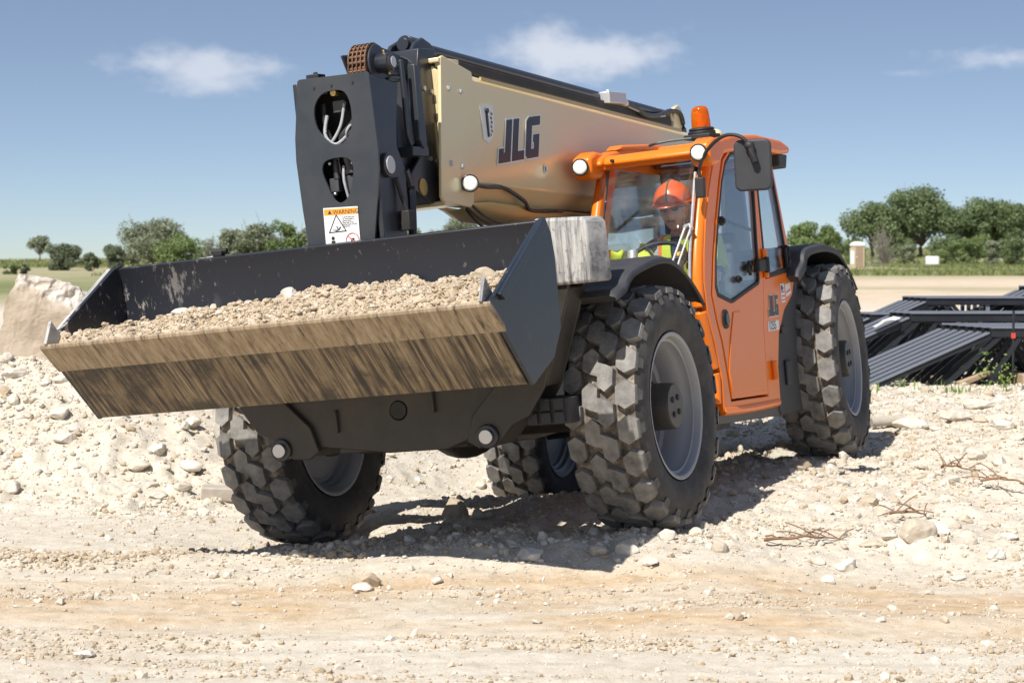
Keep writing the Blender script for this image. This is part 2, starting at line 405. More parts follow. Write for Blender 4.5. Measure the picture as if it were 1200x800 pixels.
# ------------------------------------------------------------------ noise
def _hash(ix, iy, seed):
    h = (ix.astype(np.int64)*374761393 + iy.astype(np.int64)*668265263 + seed*1442695) & 0x7fffffff
    h = ((h ^ (h >> 13))*1274126177) & 0x7fffffff
    return ((h ^ (h >> 16)) & 0xffff)/65535.0
def vnoise(x, y, seed=0):
    ix = np.floor(x); iy = np.floor(y); fx = x-ix; fy = y-iy
    fx = fx*fx*(3-2*fx); fy = fy*fy*(3-2*fy)
    a = _hash(ix, iy, seed); b = _hash(ix+1, iy, seed); c = _hash(ix, iy+1, seed); d = _hash(ix+1, iy+1, seed)
    return (a*(1-fx)+b*fx)*(1-fy)+(c*(1-fx)+d*fx)*fy
def fbm(x, y, oct=5, seed=0, gain=.5):
    s = 0; a = 1; t = 0
    for i in range(oct):
        s = s+a*(vnoise(x*2**i+i*17.3, y*2**i-i*9.1, seed+i)-.5); t += a; a *= gain
    return s/t*2
def sst(e0, e1, x):
    t = np.clip((x-e0)/(e1-e0), 0, 1); return t*t*(3-2*t)

# ------------------------------------------------------------------ terrain (world: camera stands at x=y=0, z=1.65)
CTRL = np.array([(-6,8,0),(-2,8,0),(2,8,0),(6,8,0),(-6,10,0),(-2,10,0),(0,10.2,.01),(2,10.1,.02),(6,10,.04),(-4,11.5,0),(-2.2,11.6,.0),
 (.71,11.35,.15),(-1.25,12.2,-.07),(2.12,14.4,.23),(.17,15.4,-.25),(-.3,12.7,.08),(.25,12.3,.10),(.1,11.2,.06),(-.6,11.6,.0),(1.6,13,.20),
 (2.5,11.6,.16),(4,12,.22),(3.5,14.5,.36),(4.6,16.5,.47),(3,17,.36),(6,15,.52),(3,19.5,.30),(5,20.5,.30),(8,19,.42),(2,17,.28),
 (-3.5,12.8,0),(-2,13,0),(-5,13,0),(-1,14.5,-.02),(-.8,17,.05),(0,19,.1),(-3,20,.1),(-7,20,.1),(1.5,22,.25),(6,24,.25),(10,24,.25),(-4,26,.05),(2,30,.1),(9,34,.05),(-9,34,0)])
def hsmooth(X, Y):
    num = 0; den = 0
    for cx, cy, cz in CTRL:
        s = 1.0+np.maximum(cy-12, 0)*.06
        w = 1/(((X-cx)**2+(Y-cy)**2)/s/s+.12)**2.2
        num = num+w*cz; den = den+w
    z = num/den
    z = z*(1-sst(26, 60, Y))
    # rubble pile on the left
    crest = 1.02*sst(-.2, -3.9, X)+.22*sst(-3.9, -7, X)+.10*np.sin(X*2.1)*sst(-1, -3, X)
    crest = crest*(1-sst(-9, -16, X))
    prof = sst(13.25, 15.7, Y)*(1-sst(16.6, 19.5, Y))
    prof = .35*np.clip((Y-13.25)/2.4, 0, 1)*(Y < 17)*1.0*(1-sst(16.2,17,Y))+.65*prof
    z = z+crest*prof
    # small windrow of clods along the road
    z = z+.06*np.exp(-((Y-11.15-.05*X)/.24)**2)*sst(.6, -.8, X)
    z = z+.10*np.exp(-((Y-10.75)/.5)**2)*np.exp(-((X-.15)/.9)**2)
    # far terrain: very gentle fall to the left, rise to the right
    A = X/np.maximum(Y, 1)
    slope = np.clip(-.0019+A*.0135, -.0055, .0036)
    zf = CAMZ+Y*slope
    f = sst(190, 420, Y)
    return z*(1-f)+zf*f
def rubble(X, Y):
    """0..1: how stony the place is"""
    pile = sst(-.4, -1.6, X)*sst(13.0, 13.5, Y)*(1-sst(19, 21, Y))
    toe = 10.35+.25*np.sin(X*1.3)+.15*np.sin(X*3.1+1)
    bank = sst(.2, 1.2, X)*sst(toe-.15, toe+.25, Y)
    mound = np.exp(-(((X-.15)/1.1)**2+((Y-11.5)/1.0)**2)*1.2)
    mid = .35*sst(12.6, 14, Y)*(1-sst(24, 30, Y))
    return np.clip(np.maximum.reduce([pile, bank*.62, mound*.95, mid]), 0, 1)
def height(X, Y):
    z = hsmooth(X, Y); r = rubble(X, Y)
    near = 1-sst(30, 60, Y)
    z = z+near*(.05*fbm(X*1.1, Y*1.1, 4, 3)*(.35+r)+.030*fbm(X*4.2, Y*4.2, 4, 11)*(.18+r)+.016*fbm(X*15, Y*15, 3, 21, .6)*(.22+r))
    lump = np.maximum(fbm(X*7, Y*7, 3, 41)-.15, 0)
    z = z+near*lump*.10*(r+.05)
    # wheel tracks: long shallow streaks along the road
    rd = (1-sst(10.1, 11.2, Y))+.4*(1-sst(11.2, 12.8, Y))*(1-sst(-1.2,0,X))
    z = z+near*rd*.022*fbm(X*.35, (Y+.06*X)*3.4, 4, 77)
    return z
def ground_pt(px, py):
    """where the view ray through a pixel of the photo meets the ground (used once to note down where things lie)"""
    cp, sp = math.cos(PITCH), math.sin(PITCH)
    u = (px-600)/FPX; v = -(py-400)/FPX
    d = np.array([u, cp+v*sp, -sp+v*cp])
    t = np.concatenate([np.arange(7, 40, .02), np.geomspace(40, 900, 3000)])
    X = d[0]*t; Y = d[1]*t; Z = CAMZ+d[2]*t
    h = hsmooth(X, Y); i = np.argmax(Z < h)
    return X[i], Y[i], float(height(X[i:i+1], Y[i:i+1])[0])
def grid_axis(segs):
    o = []
    for a, b, s in segs:
        n = max(1, int(round((b-a)/s))); o += list(np.linspace(a, b, n, endpoint=False))
    return o
gx = grid_axis([(-7,-4.2,.06),(-4.2,4.8,.025),(4.8,7,.06)]); gx.append(7)
gx = np.array(gx); g_ = np.geomspace(.1, 2600, 80); gx = np.concatenate([-7-g_[::-1], gx, 7+g_])
gy = np.array(grid_axis([(7.4,12.2,.022),(12.2,16,.026),(16,20,.05),(20,26,.12)])+[26]); gy = np.concatenate([np.linspace(-60, 7.2, 40), gy, 26+np.geomspace(.15, 4200, 150)])
X, Y = np.meshgrid(gx, gy); Z = height(X.ravel(), Y.ravel())
V = np.stack([X.ravel(), Y.ravel(), Z], 1); nx, ny = len(gx), len(gy)
i = np.arange(ny-1)[:, None]*nx+np.arange(nx-1)[None]; i = i.ravel()
F = np.stack([i, i+1, i+1+nx, i+nx], 1)
Xf, Yf = X.ravel(), Y.ravel()
tan = 1.0*sst(8.6, 9.3, Yf+.12*Xf)*(1-sst(10.1, 10.7, Yf-.05*np.sin(Xf*2)))+.45*np.exp(-((Yf-11.3)/.35)**2)*sst(0,-1,Xf)
tan = np.maximum(tan, .9*sst(45, 75, Yf)); tan = np.maximum(tan, .35*sst(12.4, 14, Yf)*sst(-1.5,0,Xf)*(1-sst(1.2,2.5,Xf)))
tan = np.maximum(tan, .5*sst(.5,-2,Xf)*(1-sst(9.2,9.8,Yf))*(.5+.5*vnoise(Xf*1.3,Yf*1.3,5)))
tan = np.maximum(tan, .20)
brg = Xf/np.maximum(Yf, 1)
grass = sst(112, 145, Yf+40*fbm(Xf*.02, Yf*.02, 3, 5)+55*sst(.02,-.12,brg))*(.62+.38*sst(-.35,.1,fbm(Xf*.03, Yf*.012, 4, 9)))
grass = np.maximum(grass, .55*np.exp(-((Yf-88)/5)**2)*(fbm(Xf*.08, Yf*.2, 3, 8) > 0))
ground = raw_mesh('ground', V, F, M['ground'], attr={'tan': tan, 'grass': grass}, smooth=True)
tag(ground, kind='structure')

# ------------------------------------------------------------------ stones
def rock_proto(seed, sub, planes=9, squash=.75, rough=0.0):
    r = np.random.default_rng(seed); bm = bmesh.new(); bmesh.ops.create_icosphere(bm, subdivisions=sub, radius=1)
    V = np.array([v.co[:] for v in bm.verts]); F = np.array([[v.index for v in f.verts] for f in bm.faces]); bm.free()
    for _ in range(planes):
        n = r.normal(size=3); n /= np.linalg.norm(n); d = r.uniform(.55, .9)
        k = V@n; m = k > d; V[m] *= (d/k[m])[:, None]
    if rough:
        for _ in range(6):
            w = r.normal(size=3)*r.uniform(2, 9); V = V*(1+rough*np.sin(V@w+r.uniform(0, 6))[:, None]*3/np.linalg.norm(w))
    V *= np.array([r.uniform(.8,1.25), r.uniform(.8,1.2), squash*r.uniform(.75,1.1)])
    return V, F
def scatter(name, P, S, protos, mat, parent=None, sink=.3, tint=None, rng=RNG):
    n = len(P); Vs = []; Fs = []; T = []; off = 0
    idx = rng.integers(0, len(protos), n)
    for k, (pv, pf) in enumerate(protos):
        m = idx == k; c = m.sum()
        if not c: continue
        a = rng.uniform(0, 2*np.pi, c); tl = rng.normal(0, .35, c); ca, sa = np.cos(a), np.sin(a); ct, s_t = np.cos(tl), np.sin(tl)
        s = S[m][:, None]*rng.uniform(.75, 1.3, (c, 3))
        v = pv[None]*s[:, None, :]
        x = v[..., 0]*ct[:, None]-v[..., 2]*s_t[:, None]; z = v[..., 0]*s_t[:, None]+v[..., 2]*ct[:, None]; y = v[..., 1]
        q = np.stack([x*ca[:, None]-y*sa[:, None], x*sa[:, None]+y*ca[:, None], z], -1)+P[m][:, None, :]
        q[..., 2] += (S[m]*(.6-sink))[:, None]
        Vs.append(q.reshape(-1, 3)); Fs.append((pf[None]+(np.arange(c)*len(pv))[:, None, None]+off).reshape(-1, 3)); off += c*len(pv)
        tt = tint[m] if tint is not None else rng.uniform(0, 1, c)**2
        T.append(np.repeat(tt, len(pv)))
    return raw_mesh(name, np.concatenate(Vs), np.concatenate(Fs), mat, parent, {'tint': np.concatenate(T)})
small = [rock_proto(100+k, 1, 4) for k in range(8)]; med = [rock_proto(200+k, 2, 10) for k in range(10)]
def sample(n, xr, yr, fn, smin, smax, pw):
    x = RNG.uniform(*xr, n); y = RNG.uniform(*yr, n)
    p = fn(x, y)*((x > -.27*y-.6) & (x < .27*y+.6)); k = RNG.uniform(0, 1, n) < p; x, y = x[k], y[k]
    z = height(x, y); u = RNG.uniform(0, 1, len(x)); s = smin*(1-u*(1-(smin/smax)**pw))**(-1/pw)
    return np.stack([x, y, z], 1), s
clump = lambda x, y: .40+1.4*np.clip(fbm(x*1.4, y*1.4, 3, 55)+.15, 0, 1)
P1, S1 = sample(520000, (-6.5, 6.5), (7.6, 21), lambda x, y: (rubble(x, y)*.75+.13)*clump(x, y), .0035, .032, 2.0)
g1 = scatter('gravel', P1, S1, small, M['rock']); tag(g1, 'loose pale limestone gravel strewn over the ground', 'gravel', kind='stuff')
P2, S2 = sample(19000, (-7, 7), (7.6, 24), lambda x, y: (rubble(x, y)**1.5*.9+.004)*clump(x, y), .020, .085, 2.9)
g2 = scatter('rubble', P2, S2, med, M['rock'], sink=.35); tag(g2, 'broken limestone rubble covering the bank, mound and pile', 'rubble', kind='stuff')
P3, S3 = sample(60000, (-7, 7), (7.6, 11.8), lambda x, y: .12*np.clip(fbm(x*.8, y*2.5, 3, 91)+.1, 0, 1)*2, .004, .013, 2.2)
P4, S4 = sample(60000, (-4, 1.2), (10.4, 12.2), lambda x, y: np.exp(-((y-11.15-.05*x)/.22)**2)*sst(1.0,-.6,x)*np.clip(fbm(x*2.2, y*2.2, 3, 93)+.35, 0, 1)*.9, .006, .032, 2.0)
P5, S5 = sample(60000, (-4, 4), (7.7, 10.6), lambda x, y: np.clip(fbm(x*.9, y*3.2, 3, 96)-.12, 0, 1)*1.2, .005, .022, 2.2)
P3 = np.concatenate([P3, P4, P5]); S3 = np.concatenate([S3, S4, S5])
g3 = scatter('soil_clods', P3, S3, small, M['soil']); tag(g3, 'small brown soil crumbs on the sandy road', 'soil', kind='stuff')

# individual rocks: (photo px, py, radius m, seed, squash, tint, label)
ROCKS = [
 (1076,636,.088,411,1.05,.5,'upright pointed pale boulder at the right, beside two flat stones'),
 (1042,632,.060,12,.45,.2,'flat pale stone just left of the upright pointed boulder'),
 (1022,640,.055,13,.5,.6,'brownish flat stone leaning left of the pale flat stone'),
 (1124,678,.045,14,.5,.1,'rounded whitish stone alone at the edge of the sandy road'),
 (1095,620,.095,15,.35,.05,'broad flat pale stone right of the upright pointed boulder'),
 (990,668,.060,16,.7,.1,'whitish rock at the left end of a stone cluster near the road'),
 (970,682,.045,17,.6,.0,'white angular rock at the foot of the bank by the road'),
 (622,656,.065,18,.7,.0,'white angular rock at the front edge of the machine shadow'),
 (532,604,.085,19,1.2,.8,'tall yellowish rock half in the shadow between the front wheels'),
 (505,622,.050,20,.6,.2,'small pale rock at the foot of the tall yellowish rock'),
 (560,612,.060,21,.7,.3,'rock in shadow right of the tall yellowish rock'),
 (425,695,.055,22,.5,.1,'pair of pale stones on the sandy road in front of the shadow'),
 (513,685,.035,23,.7,.2,'small rounded rock on the sandy road'),
 (100,770,.040,24,.6,.0,'pale pointed stone near the bottom left corner'),
 (108,738,.035,25,.5,.8,'brown clod on the sandy road at lower left'),
 (1070,498,.13,26,.45,.1,'broad pale slab just right of the rear wheel beside the pipe'),
 (1120,492,.13,27,.5,.2,'large pale rock on the bank crest behind the slab'),
 (1150,478,.11,28,.6,.1,'pale angular rock high on the bank crest'),
 (1175,500,.10,29,.6,.1,'pale rock at the right edge below the bank crest'),
 (1145,540,.060,30,.8,.1,'whitish block above the stone row on the bank'),
 (1170,545,.055,31,.7,.2,'pale stone right of the whitish block on the bank'),
 (1110,548,.05,32,.7,.1,'squarish pale stone left of the whitish block'),
 (1190,520,.07,33,.6,.3,'tan rock near the right edge of the picture'),
 (225,551,.085,34,.6,.0,'smooth white rock at the foot of the rubble pile'),
 (215,578,.07,35,.55,.4,'tan rock beside the concrete block at the pile foot'),
 (185,582,.05,36,.6,.1,'small pale rock left of the concrete block'),
 (12,575,.075,37,.8,.2,'round pale rock at the left edge of the picture'),
 (15,435,.10,38,.5,.1,'flat pale rock on the pile slope below the large boulder'),
 (50,470,.09,39,.45,.1,'flat stone in the middle of the pile slope'),
 (75,520,.075,40,.6,.2,'pale rock low on the left of the pile slope'),
 (70,490,.085,41,.6,.05,'white rock on the pile below the bucket lip'),
 (140,480,.07,42,.6,.2,'pale rock on the pile directly under the bucket'),
 (165,548,.08,43,.55,.3,'tan rock low on the pile under the bucket'),
 (185,530,.07,44,.6,.0,'white rock on the pile under the middle of the bucket'),
 (225,505,.075,45,.6,.2,'pale rock high on the pile close to the front tyre'),
 (700,650,.05,46,.7,.5,'shaded rock below the near front tyre'),
 (735,648,.055,47,.7,.1,'sunlit rock at the right end of the machine shadow'),
 (780,628,.055,48,.7,.1,'pale rock in front of the near front tyre'),
 (762,664,.040,49,.7,.1,'small pale rock below the mound in full sun'),
 (815,622,.05,50,.6,.2,'pale rock right of the near front tyre on the mound edge'),
 (650,625,.06,51,.7,.4,'rock on the shaded mound between the front wheels'),
 (600,640,.05,52,.7,.4,'rock on the shaded mound behind the white angular rock'),
 (930,560,.045,53,.6,.2,'lone stone on the bank below the rear tyre'),
 (1000,585,.05,54,.5,.1,'low stone in the middle of the bank'),
 (1180,625,.08,55,.5,.1,'wide pale stone at the right edge of the bank'),
 (1165,650,.05,56,.6,.1,'pale stone below the wide stone at the right edge'),
]
def make_rock(name, loc, r, seed, squash, tint, mat, label, cat='rock', group=None, sub=4, rough=.05, sc=(1,1,1)):
    V, F = rock_proto(seed, sub, 12, squash, rough); V = V*r*np.array(sc)
    a = (seed*1.7) % 6.28; ca, sa = math.cos(a), math.sin(a)
    if sc == (1,1,1): V = np.stack([V[:,0]*ca-V[:,1]*sa, V[:,0]*sa+V[:,1]*ca, V[:,2]], 1)
    o = raw_mesh(name, V, F, mat, attr={'tint': np.full(len(V), tint)}, smooth=False)
    o.location = loc; return tag(o, label, cat, group)
for px, py, r, sd, sq, ti, lb in ROCKS:
    x, y, z = ground_pt(px, py); make_rock('rock', (x, y, z+r*sq*.35), r*1.05, sd, sq, ti, M['rock'], lb)

# the big slab boulder on top of the pile
def slab():
    bm = BM(); poly = [(-.40,-.55),(-.42,-.12),(-.36,.14),(-.30,.27),(-.05,.25),(.10,.20),(.30,.12),(.42,.0),(.44,-.55)]
    poly = [(x*.92+.05, z) for x, z in poly]
    A, B = prism(bm, poly, 1, -.14, .30)
    for v in A: v.co.y -= .16*(.3-v.co.z)
    bmesh.ops.triangulate(bm, faces=bm.faces)
    for _ in range(6):
        es = [e for e in bm.edges if e.calc_length() > .022]
        if es: bmesh.ops.subdivide_edges(bm, edges=es, cuts=1); bmesh.ops.triangulate(bm, faces=bm.faces)
    from mathutils import noise as mn
    for v in bm.verts:
        p = v.co.copy(); rim = max(0, min(1, (p.z-.02-.25*max(0,-p.x)*0+.25*p.x)/.12))
        v.co += Vector((mn.noise(p*6)*.03+mn.noise(p*19)*.012, mn.noise(p*3.2+Vector((5,5,5)))*.035+mn.noise(p*11)*.008+mn.noise(p*40)*.003, mn.noise(p*7+Vector((9,1,3)))*.03+mn.noise(p*18)*.012))
        v.co.y += rim*.05*(1 if p.y < 0 else 0)+rim*.035*mn.noise(p*14)+rim*.012*mn.noise(p*35)
    o = obj('boulder', bm, M['slab'], smooth=False)
    o.location = (-3.42, 15.75, 1.18); o.rotation_euler = (math.radians(-4), math.radians(3), math.radians(6))
    return tag(o, 'huge broken slab boulder with whitish rim on top of the rubble pile', 'boulder')
slab()

# ------------------------------------------------------------------ the telehandler
RM_ = np.array([[-0.4131,0.9054,-0.0985],[-0.9103,-0.4132,0.0195],[-0.0241,0.0977,0.9949]])
MM = Matrix(((RM_[0][0],RM_[0][1],RM_[0][2],-.27),(RM_[1][0],RM_[1][1],RM_[1][2],11.8586),(RM_[2][0],RM_[2][1],RM_[2][2],-.9584+CAMZ),(0,0,0,1)))
# make it a clean rotation
q_ = MM.to_quaternion(); MM = Matrix.Translation((-.27,11.8586,-.9584+CAMZ)) @ q_.to_matrix().to_4x4()
TH = empty('telehandler', MM)
tag(TH, 'orange and gold telehandler with a loaded black bucket standing on the rubble', 'telehandler')

# ---- wheels
def tyre_mesh():
    bm = BM()
    half = [(.165,.392),(.185,.405),(.205,.45),(.213,.50),(.210,.545),(.200,.585),(.185,.607),(.12,.617),(0,.620)]
    prof = half+[(-y, r) for y, r in half[-2::-1]]
    lathe(bm, prof, 96, 0)
    for f in bm.faces:
        c = f.calc_center_median(); r = math.hypot(c.x, c.z)
        if r > .60 and abs(c.y) < .20: f.material_index = 1
    lay = bm.verts.layers.float.new('dust')
    NP = 22; pitch = 2*math.pi/NP; R0, R1 = .605, .655
    def blk(pts, ang, R1):
        base = []; top = []
        cx = sum(p[0] for p in pts)/len(pts); cy = sum(p[1] for p in pts)/len(pts)
        for s, y in pts:
            a = ang+s/.64
            base.append(bm.verts.new((R0*math.cos(a), y, R0*math.sin(a))))
            s2 = s-math.copysign(.005, s-cx); y2 = y-math.copysign(.005, y-cy); a2 = ang+s2/.64
            rr = R1-.022*max(0, (abs(y2)-.11)/.09)**2
            v = bm.verts.new((rr*math.cos(a2), y2, rr*math.sin(a2))); v[lay] = 1.0; top.append(v)
            base[-1][lay] = .55
        n = len(pts)
        bm.faces.new(top)
        for i in range(n): bm.faces.new((base[i], base[(i+1)%n], top[(i+1)%n], top[i]))
    hexs = [(-.079,.005),(-.050,.058),(.050,.058),(.079,.005),(.046,-.052),(-.046,-.052)]
    for k in range(NP):
        a = k*pitch
        blk([(s+.0, y+.145) for s, y in hexs], a, R1)
        blk([(-s, -y-.145) for s, y in hexs], a+pitch*.5, R1)
        # long double block across the middle
        z = [(-.076,.045),(-.043,.089),(.043,.089),(.074,.047),(.088,.004),(.135,-.004),(.168,-.045),(.135,-.089),(.049,-.089),(.018,-.047),(.004,-.004),(-.043,.004)]
        blk([(s_-.002, y) for s_, y in z], a+pitch*.5, R1+.003)
        # shoulder lug running down the sidewall
        for sg, off in ((1, 0), (-1, pitch*.5)):
            aa = a+off
            pts = [(-.032,.198,.602),(.032,.198,.602),(.026,.210,.565),(-.026,.210,.565)]
            o_ = []; i_ = []
            for s, y, r in pts:
                an = aa+s/.62
                i_.append(bm.verts.new(((r)*math.cos(an), sg*(y-.01), r*math.sin(an))))
                o_.append(bm.verts.new(((r)*math.cos(an), sg*(y+.004), r*math.sin(an))))
                o_[-1][lay] = .3
            bm.faces.new(o_)
            for j in range(4): bm.faces.new((i_[j], i_[(j+1)%4], o_[(j+1)%4], o_[j]))
    bmesh.ops.recalc_face_normals(bm, faces=bm.faces); sharp(bm, 30)
    me = bpy.data.meshes.new('tyre'); bm.to_mesh(me); bm.free()
    me.materials.append(M['tyre']); me.materials.append(M['groove']); return me
def rim_mesh():
    bm = BM()
    prof = [(.170,.380),(.182,.393),(.188,.396),(.190,.390),(.184,.374),(.168,.366),(.152,.362),(.148,.348),(.105,.344),(.098,.338),(-.01,.330),(-.02,.300),(-.055,.296),
            (-.075,.280),(-.070,.262),(-.045,.248),(-.040,.215),(-.052,.190),(-.055,.10)]
    lathe(bm, prof, 72)
    prof2 = [(-.170,.380),(-.182,.393),(-.188,.396),(-.190,.390),(-.184,.374),(-.168,.366),(-.150,.352),(-.145,.344),(-.115,.340),(-.105,.322),(-.080,.318),(-.075,.285)]
    lathe(bm, prof2, 72)
    lathe(bm, [(-.055,.10),(-.075,.11),(-.085,.18),(-.080,.285)], 72)
    for k in range(10):   # wheel nuts
        a = 2*math.pi*k/10; cyl(bm, (.19*math.cos(a), -.052, .19*math.sin(a)), (.19*math.cos(a), -.012, .19*math.sin(a)), .017, n=6)
    cyl(bm, (.30*math.cos(.2), .04, .30*math.sin(.2)), (.325*math.cos(.2), .06, .325*math.sin(.2)), .008, n=8)
    sharp(bm, 40); bmesh.ops.recalc_face_normals(bm, faces=bm.faces)
    me = bpy.data.meshes.new('wheel'); bm.to_mesh(me); bm.free(); me.materials.append(M['rim']); return me
def hub_mesh():
    bm = BM()
    lathe(bm, [(-.20,.11),(-.07,.13),(-.045,.158),(-.02,.158),(-.018,.132),(.165,.124),(.180,.116),(.182,.0001)], 40)
    for k in range(4):
        a = math.pi/4+k*math.pi/2; cyl(bm, (.055*math.cos(a), .17, .055*math.sin(a)), (.055*math.cos(a), .188, .055*math.sin(a)), .016, n=12, mi=1)
    for k in range(12):
        a = 2*math.pi*k/12; cyl(bm, (.136*math.cos(a), .02, .136*math.sin(a)), (.136*math.cos(a), .045, .136*math.sin(a)), .010, n=6)
    sharp(bm, 35); bmesh.ops.recalc_face_normals(bm, faces=bm.faces)
    me = bpy.data.meshes.new('hub'); bm.to_mesh(me); bm.free(); me.materials.append(M['frame']); me.materials.append(M['rubber']); return me
tm, wm, hm = tyre_mesh(), rim_mesh(), hub_mesh()
for (x, y, z, steer, tilt, spin) in ((0,1.085,0,0,0,.10),(0,-1.03,.02,0,0,.25),(-3.43,1.085,.01,5.0,1,.05),(-3.43,-1.07,-.27,3,-6,.33)):
    w = bpy.data.objects.new('wheel', wm); COL.objects.link(w); w.parent = TH; w.location = (x, y, z)
    sgn = 0 if y > 0 else 180
    w.matrix_local = Matrix.Translation((x, y, z)) @ Matrix.Rotation(math.radians(tilt), 4, 'X') @ Matrix.Rotation(math.radians(steer+sgn), 4, 'Z') @ Matrix.Rotation(spin, 4, 'Y')
    for n_, me in (('tyre', tm), ('hub', hm)):
        c = bpy.data.objects.new(n_, me); COL.objects.link(c); c.parent = w

# ---- chassis and axles
bm = BM()
prism(bm, [(.58,-.02),(.58,.30),(.2,.42),(-.3,.42),(-1.2,.30),(-4.1,.30),(-4.25,.15),(-4.2,-.12),(-.3,-.15),(.6,-.10)], 1, -.36, .30)
obj('chassis', bm, M['frame'], TH, .012)
for x, dz in ((0, 0), (-3.43, -.13)):
    bm = BM(); cyl(bm, (x,-.92,dz*2 if x else 0), (x,.92,0), .10, n=20); sphere(bm, (x,0,dz), .21, (1,1.1,1)); box(bm, (x-.02,0,dz+.05),(.22,.5,.22))
    for s in (-1, 1): sphere(bm, (x, s*.86, 0 if s > 0 or x == 0 else -.25), .15, (1,.8,1))
    obj('axle', bm, M['frame'], TH, .006)
bm = BM(); prism(bm, [(-.35,.1),(-.35,.48),(-.9,.62),(-3.9,.66),(-4.2,.55),(-4.25,.05)], 1, -1.10, -.38)
obj('engine_hood', bm, M['black'], TH, .04, 3)
bm = BM(); prism(bm, [(-3.0,.30),(-2.95,.62),(-3.6,.75),(-4.25,.55),(-4.3,.1)], 1, -.3, .95); obj('counterweight', bm, M['frame'], TH, .02)
# step, sill and dark guard between cab and rear wheel
bm = BM(); prism(bm, [(-1.05,-.12),(-1.08,-.20),(-2.30,-.26),(-2.62,-.27),(-2.62,-.16),(-2.2,-.16)], 1, .78, 1.12)
obj('sill', bm, M['frame'], TH, .008)
bm = BM(); prism(bm, [(-2.21,-.15),(-2.19,.02),(-2.26,.25),(-2.40,.40),(-2.66,.50),(-2.76,.60),(-2.90,.62),(-2.74,.3),(-2.70,0),(-2.72,-.26),(-2.25,-.26)], 1, .80, 1.13)
box(bm, (-2.45,1.14,.0),(.10,.02,.16)); box(bm, (-2.42,1.14,.28),(.08,.02,.05))
obj('wheel_guard', bm, M['plastic'], TH, .01)
bm = BM(); box(bm, (-1.13,1.02,-.185),(.16,.16,.03)); box(bm, (-1.3,1.0,-.22),(.3,.12,.05)); obj('step', bm, M['rubber'], TH, .004)
# ribbed boarding step seen under the outrigger
bm = BM()
box(bm, (.62,.86,.065),(.30,.24,.13))
for k in range(3):
    for j in range(2):
        box(bm, (.778,.775+.075*k,.10-.068*j),(.02,.055,.052)); box(bm, (.785,.775+.075*k,.128-.068*j),(.02,.06,.008))
obj('ribbed_step', bm, M['plastic'], TH, .003)
# dark machinery behind the outrigger
bm = BM(); box(bm, (.25,.62,.35),(.3,.45,.5)); box(bm, (.2,.55,.66),(.35,.5,.1)); box(bm, (-.2,.0,.55),(1.2,.55,.3)); cyl(bm, (.45,.75,.30),(.45,.75,.70),.05); cyl(bm, (.38,.9,.25),(.38,.9,.6),.03)
obj('hydraulic_block', bm, M['rubber'], TH, .01)
bm = BM(); box(bm, (.46,.66,.60),(.02,.10,.07)); obj('bracket', bm, M['orange'], TH, .004)

# ---- fenders
def fender(prof, y0, y1, lip=.03, th=.018):
    bm = BM(); ys = [y0, y0+.02, y1-.05, y1-.015, y1]; dz = [0,0,0,-.012,-lip]
    outer = []; 
    for y, d in zip(ys, dz): outer.append([bm.verts.new((x, y, z+d)) for x, z in prof])
    for a, b in zip(outer, outer[1:]):
        for k in range(len(prof)-1): bm.faces.new((a[k], a[k+1], b[k+1], b[k]))
    return obj('fender', bm, M['plastic'], TH, 0, solid=th)
f1 = smoothloop([(.60,.60),(.56,.67),(.45,.735),(.25,.775),(0,.80),(-.20,.775),(-.42,.68),(-.60,.54),(-.68,.42)], 4)[:-7]
f1 = [p for p in f1 if p[1] > .40]
fn = fender(f1, .62, 1.27, .035)
for x, y in ((.30,.95),(.05,1.12),(.42,1.12)):
    bm = BM(); sphere(bm, (x, y, .785 if x < .2 else .765), .012, (1,1,.5), 10, 6); obj('bolt', bm, M['steel'], fn)
f2 = smoothloop([(-2.66,.58),(-2.72,.70),(-2.80,.775),(-3.1,.80),(-3.35,.79),(-3.58,.74),(-3.78,.62),(-3.93,.48),(-4.0,.40)], 4)[:-6]
f2 = [p for p in f2 if p[1] > .50]
fender(f2, .70, 1.24, .05)

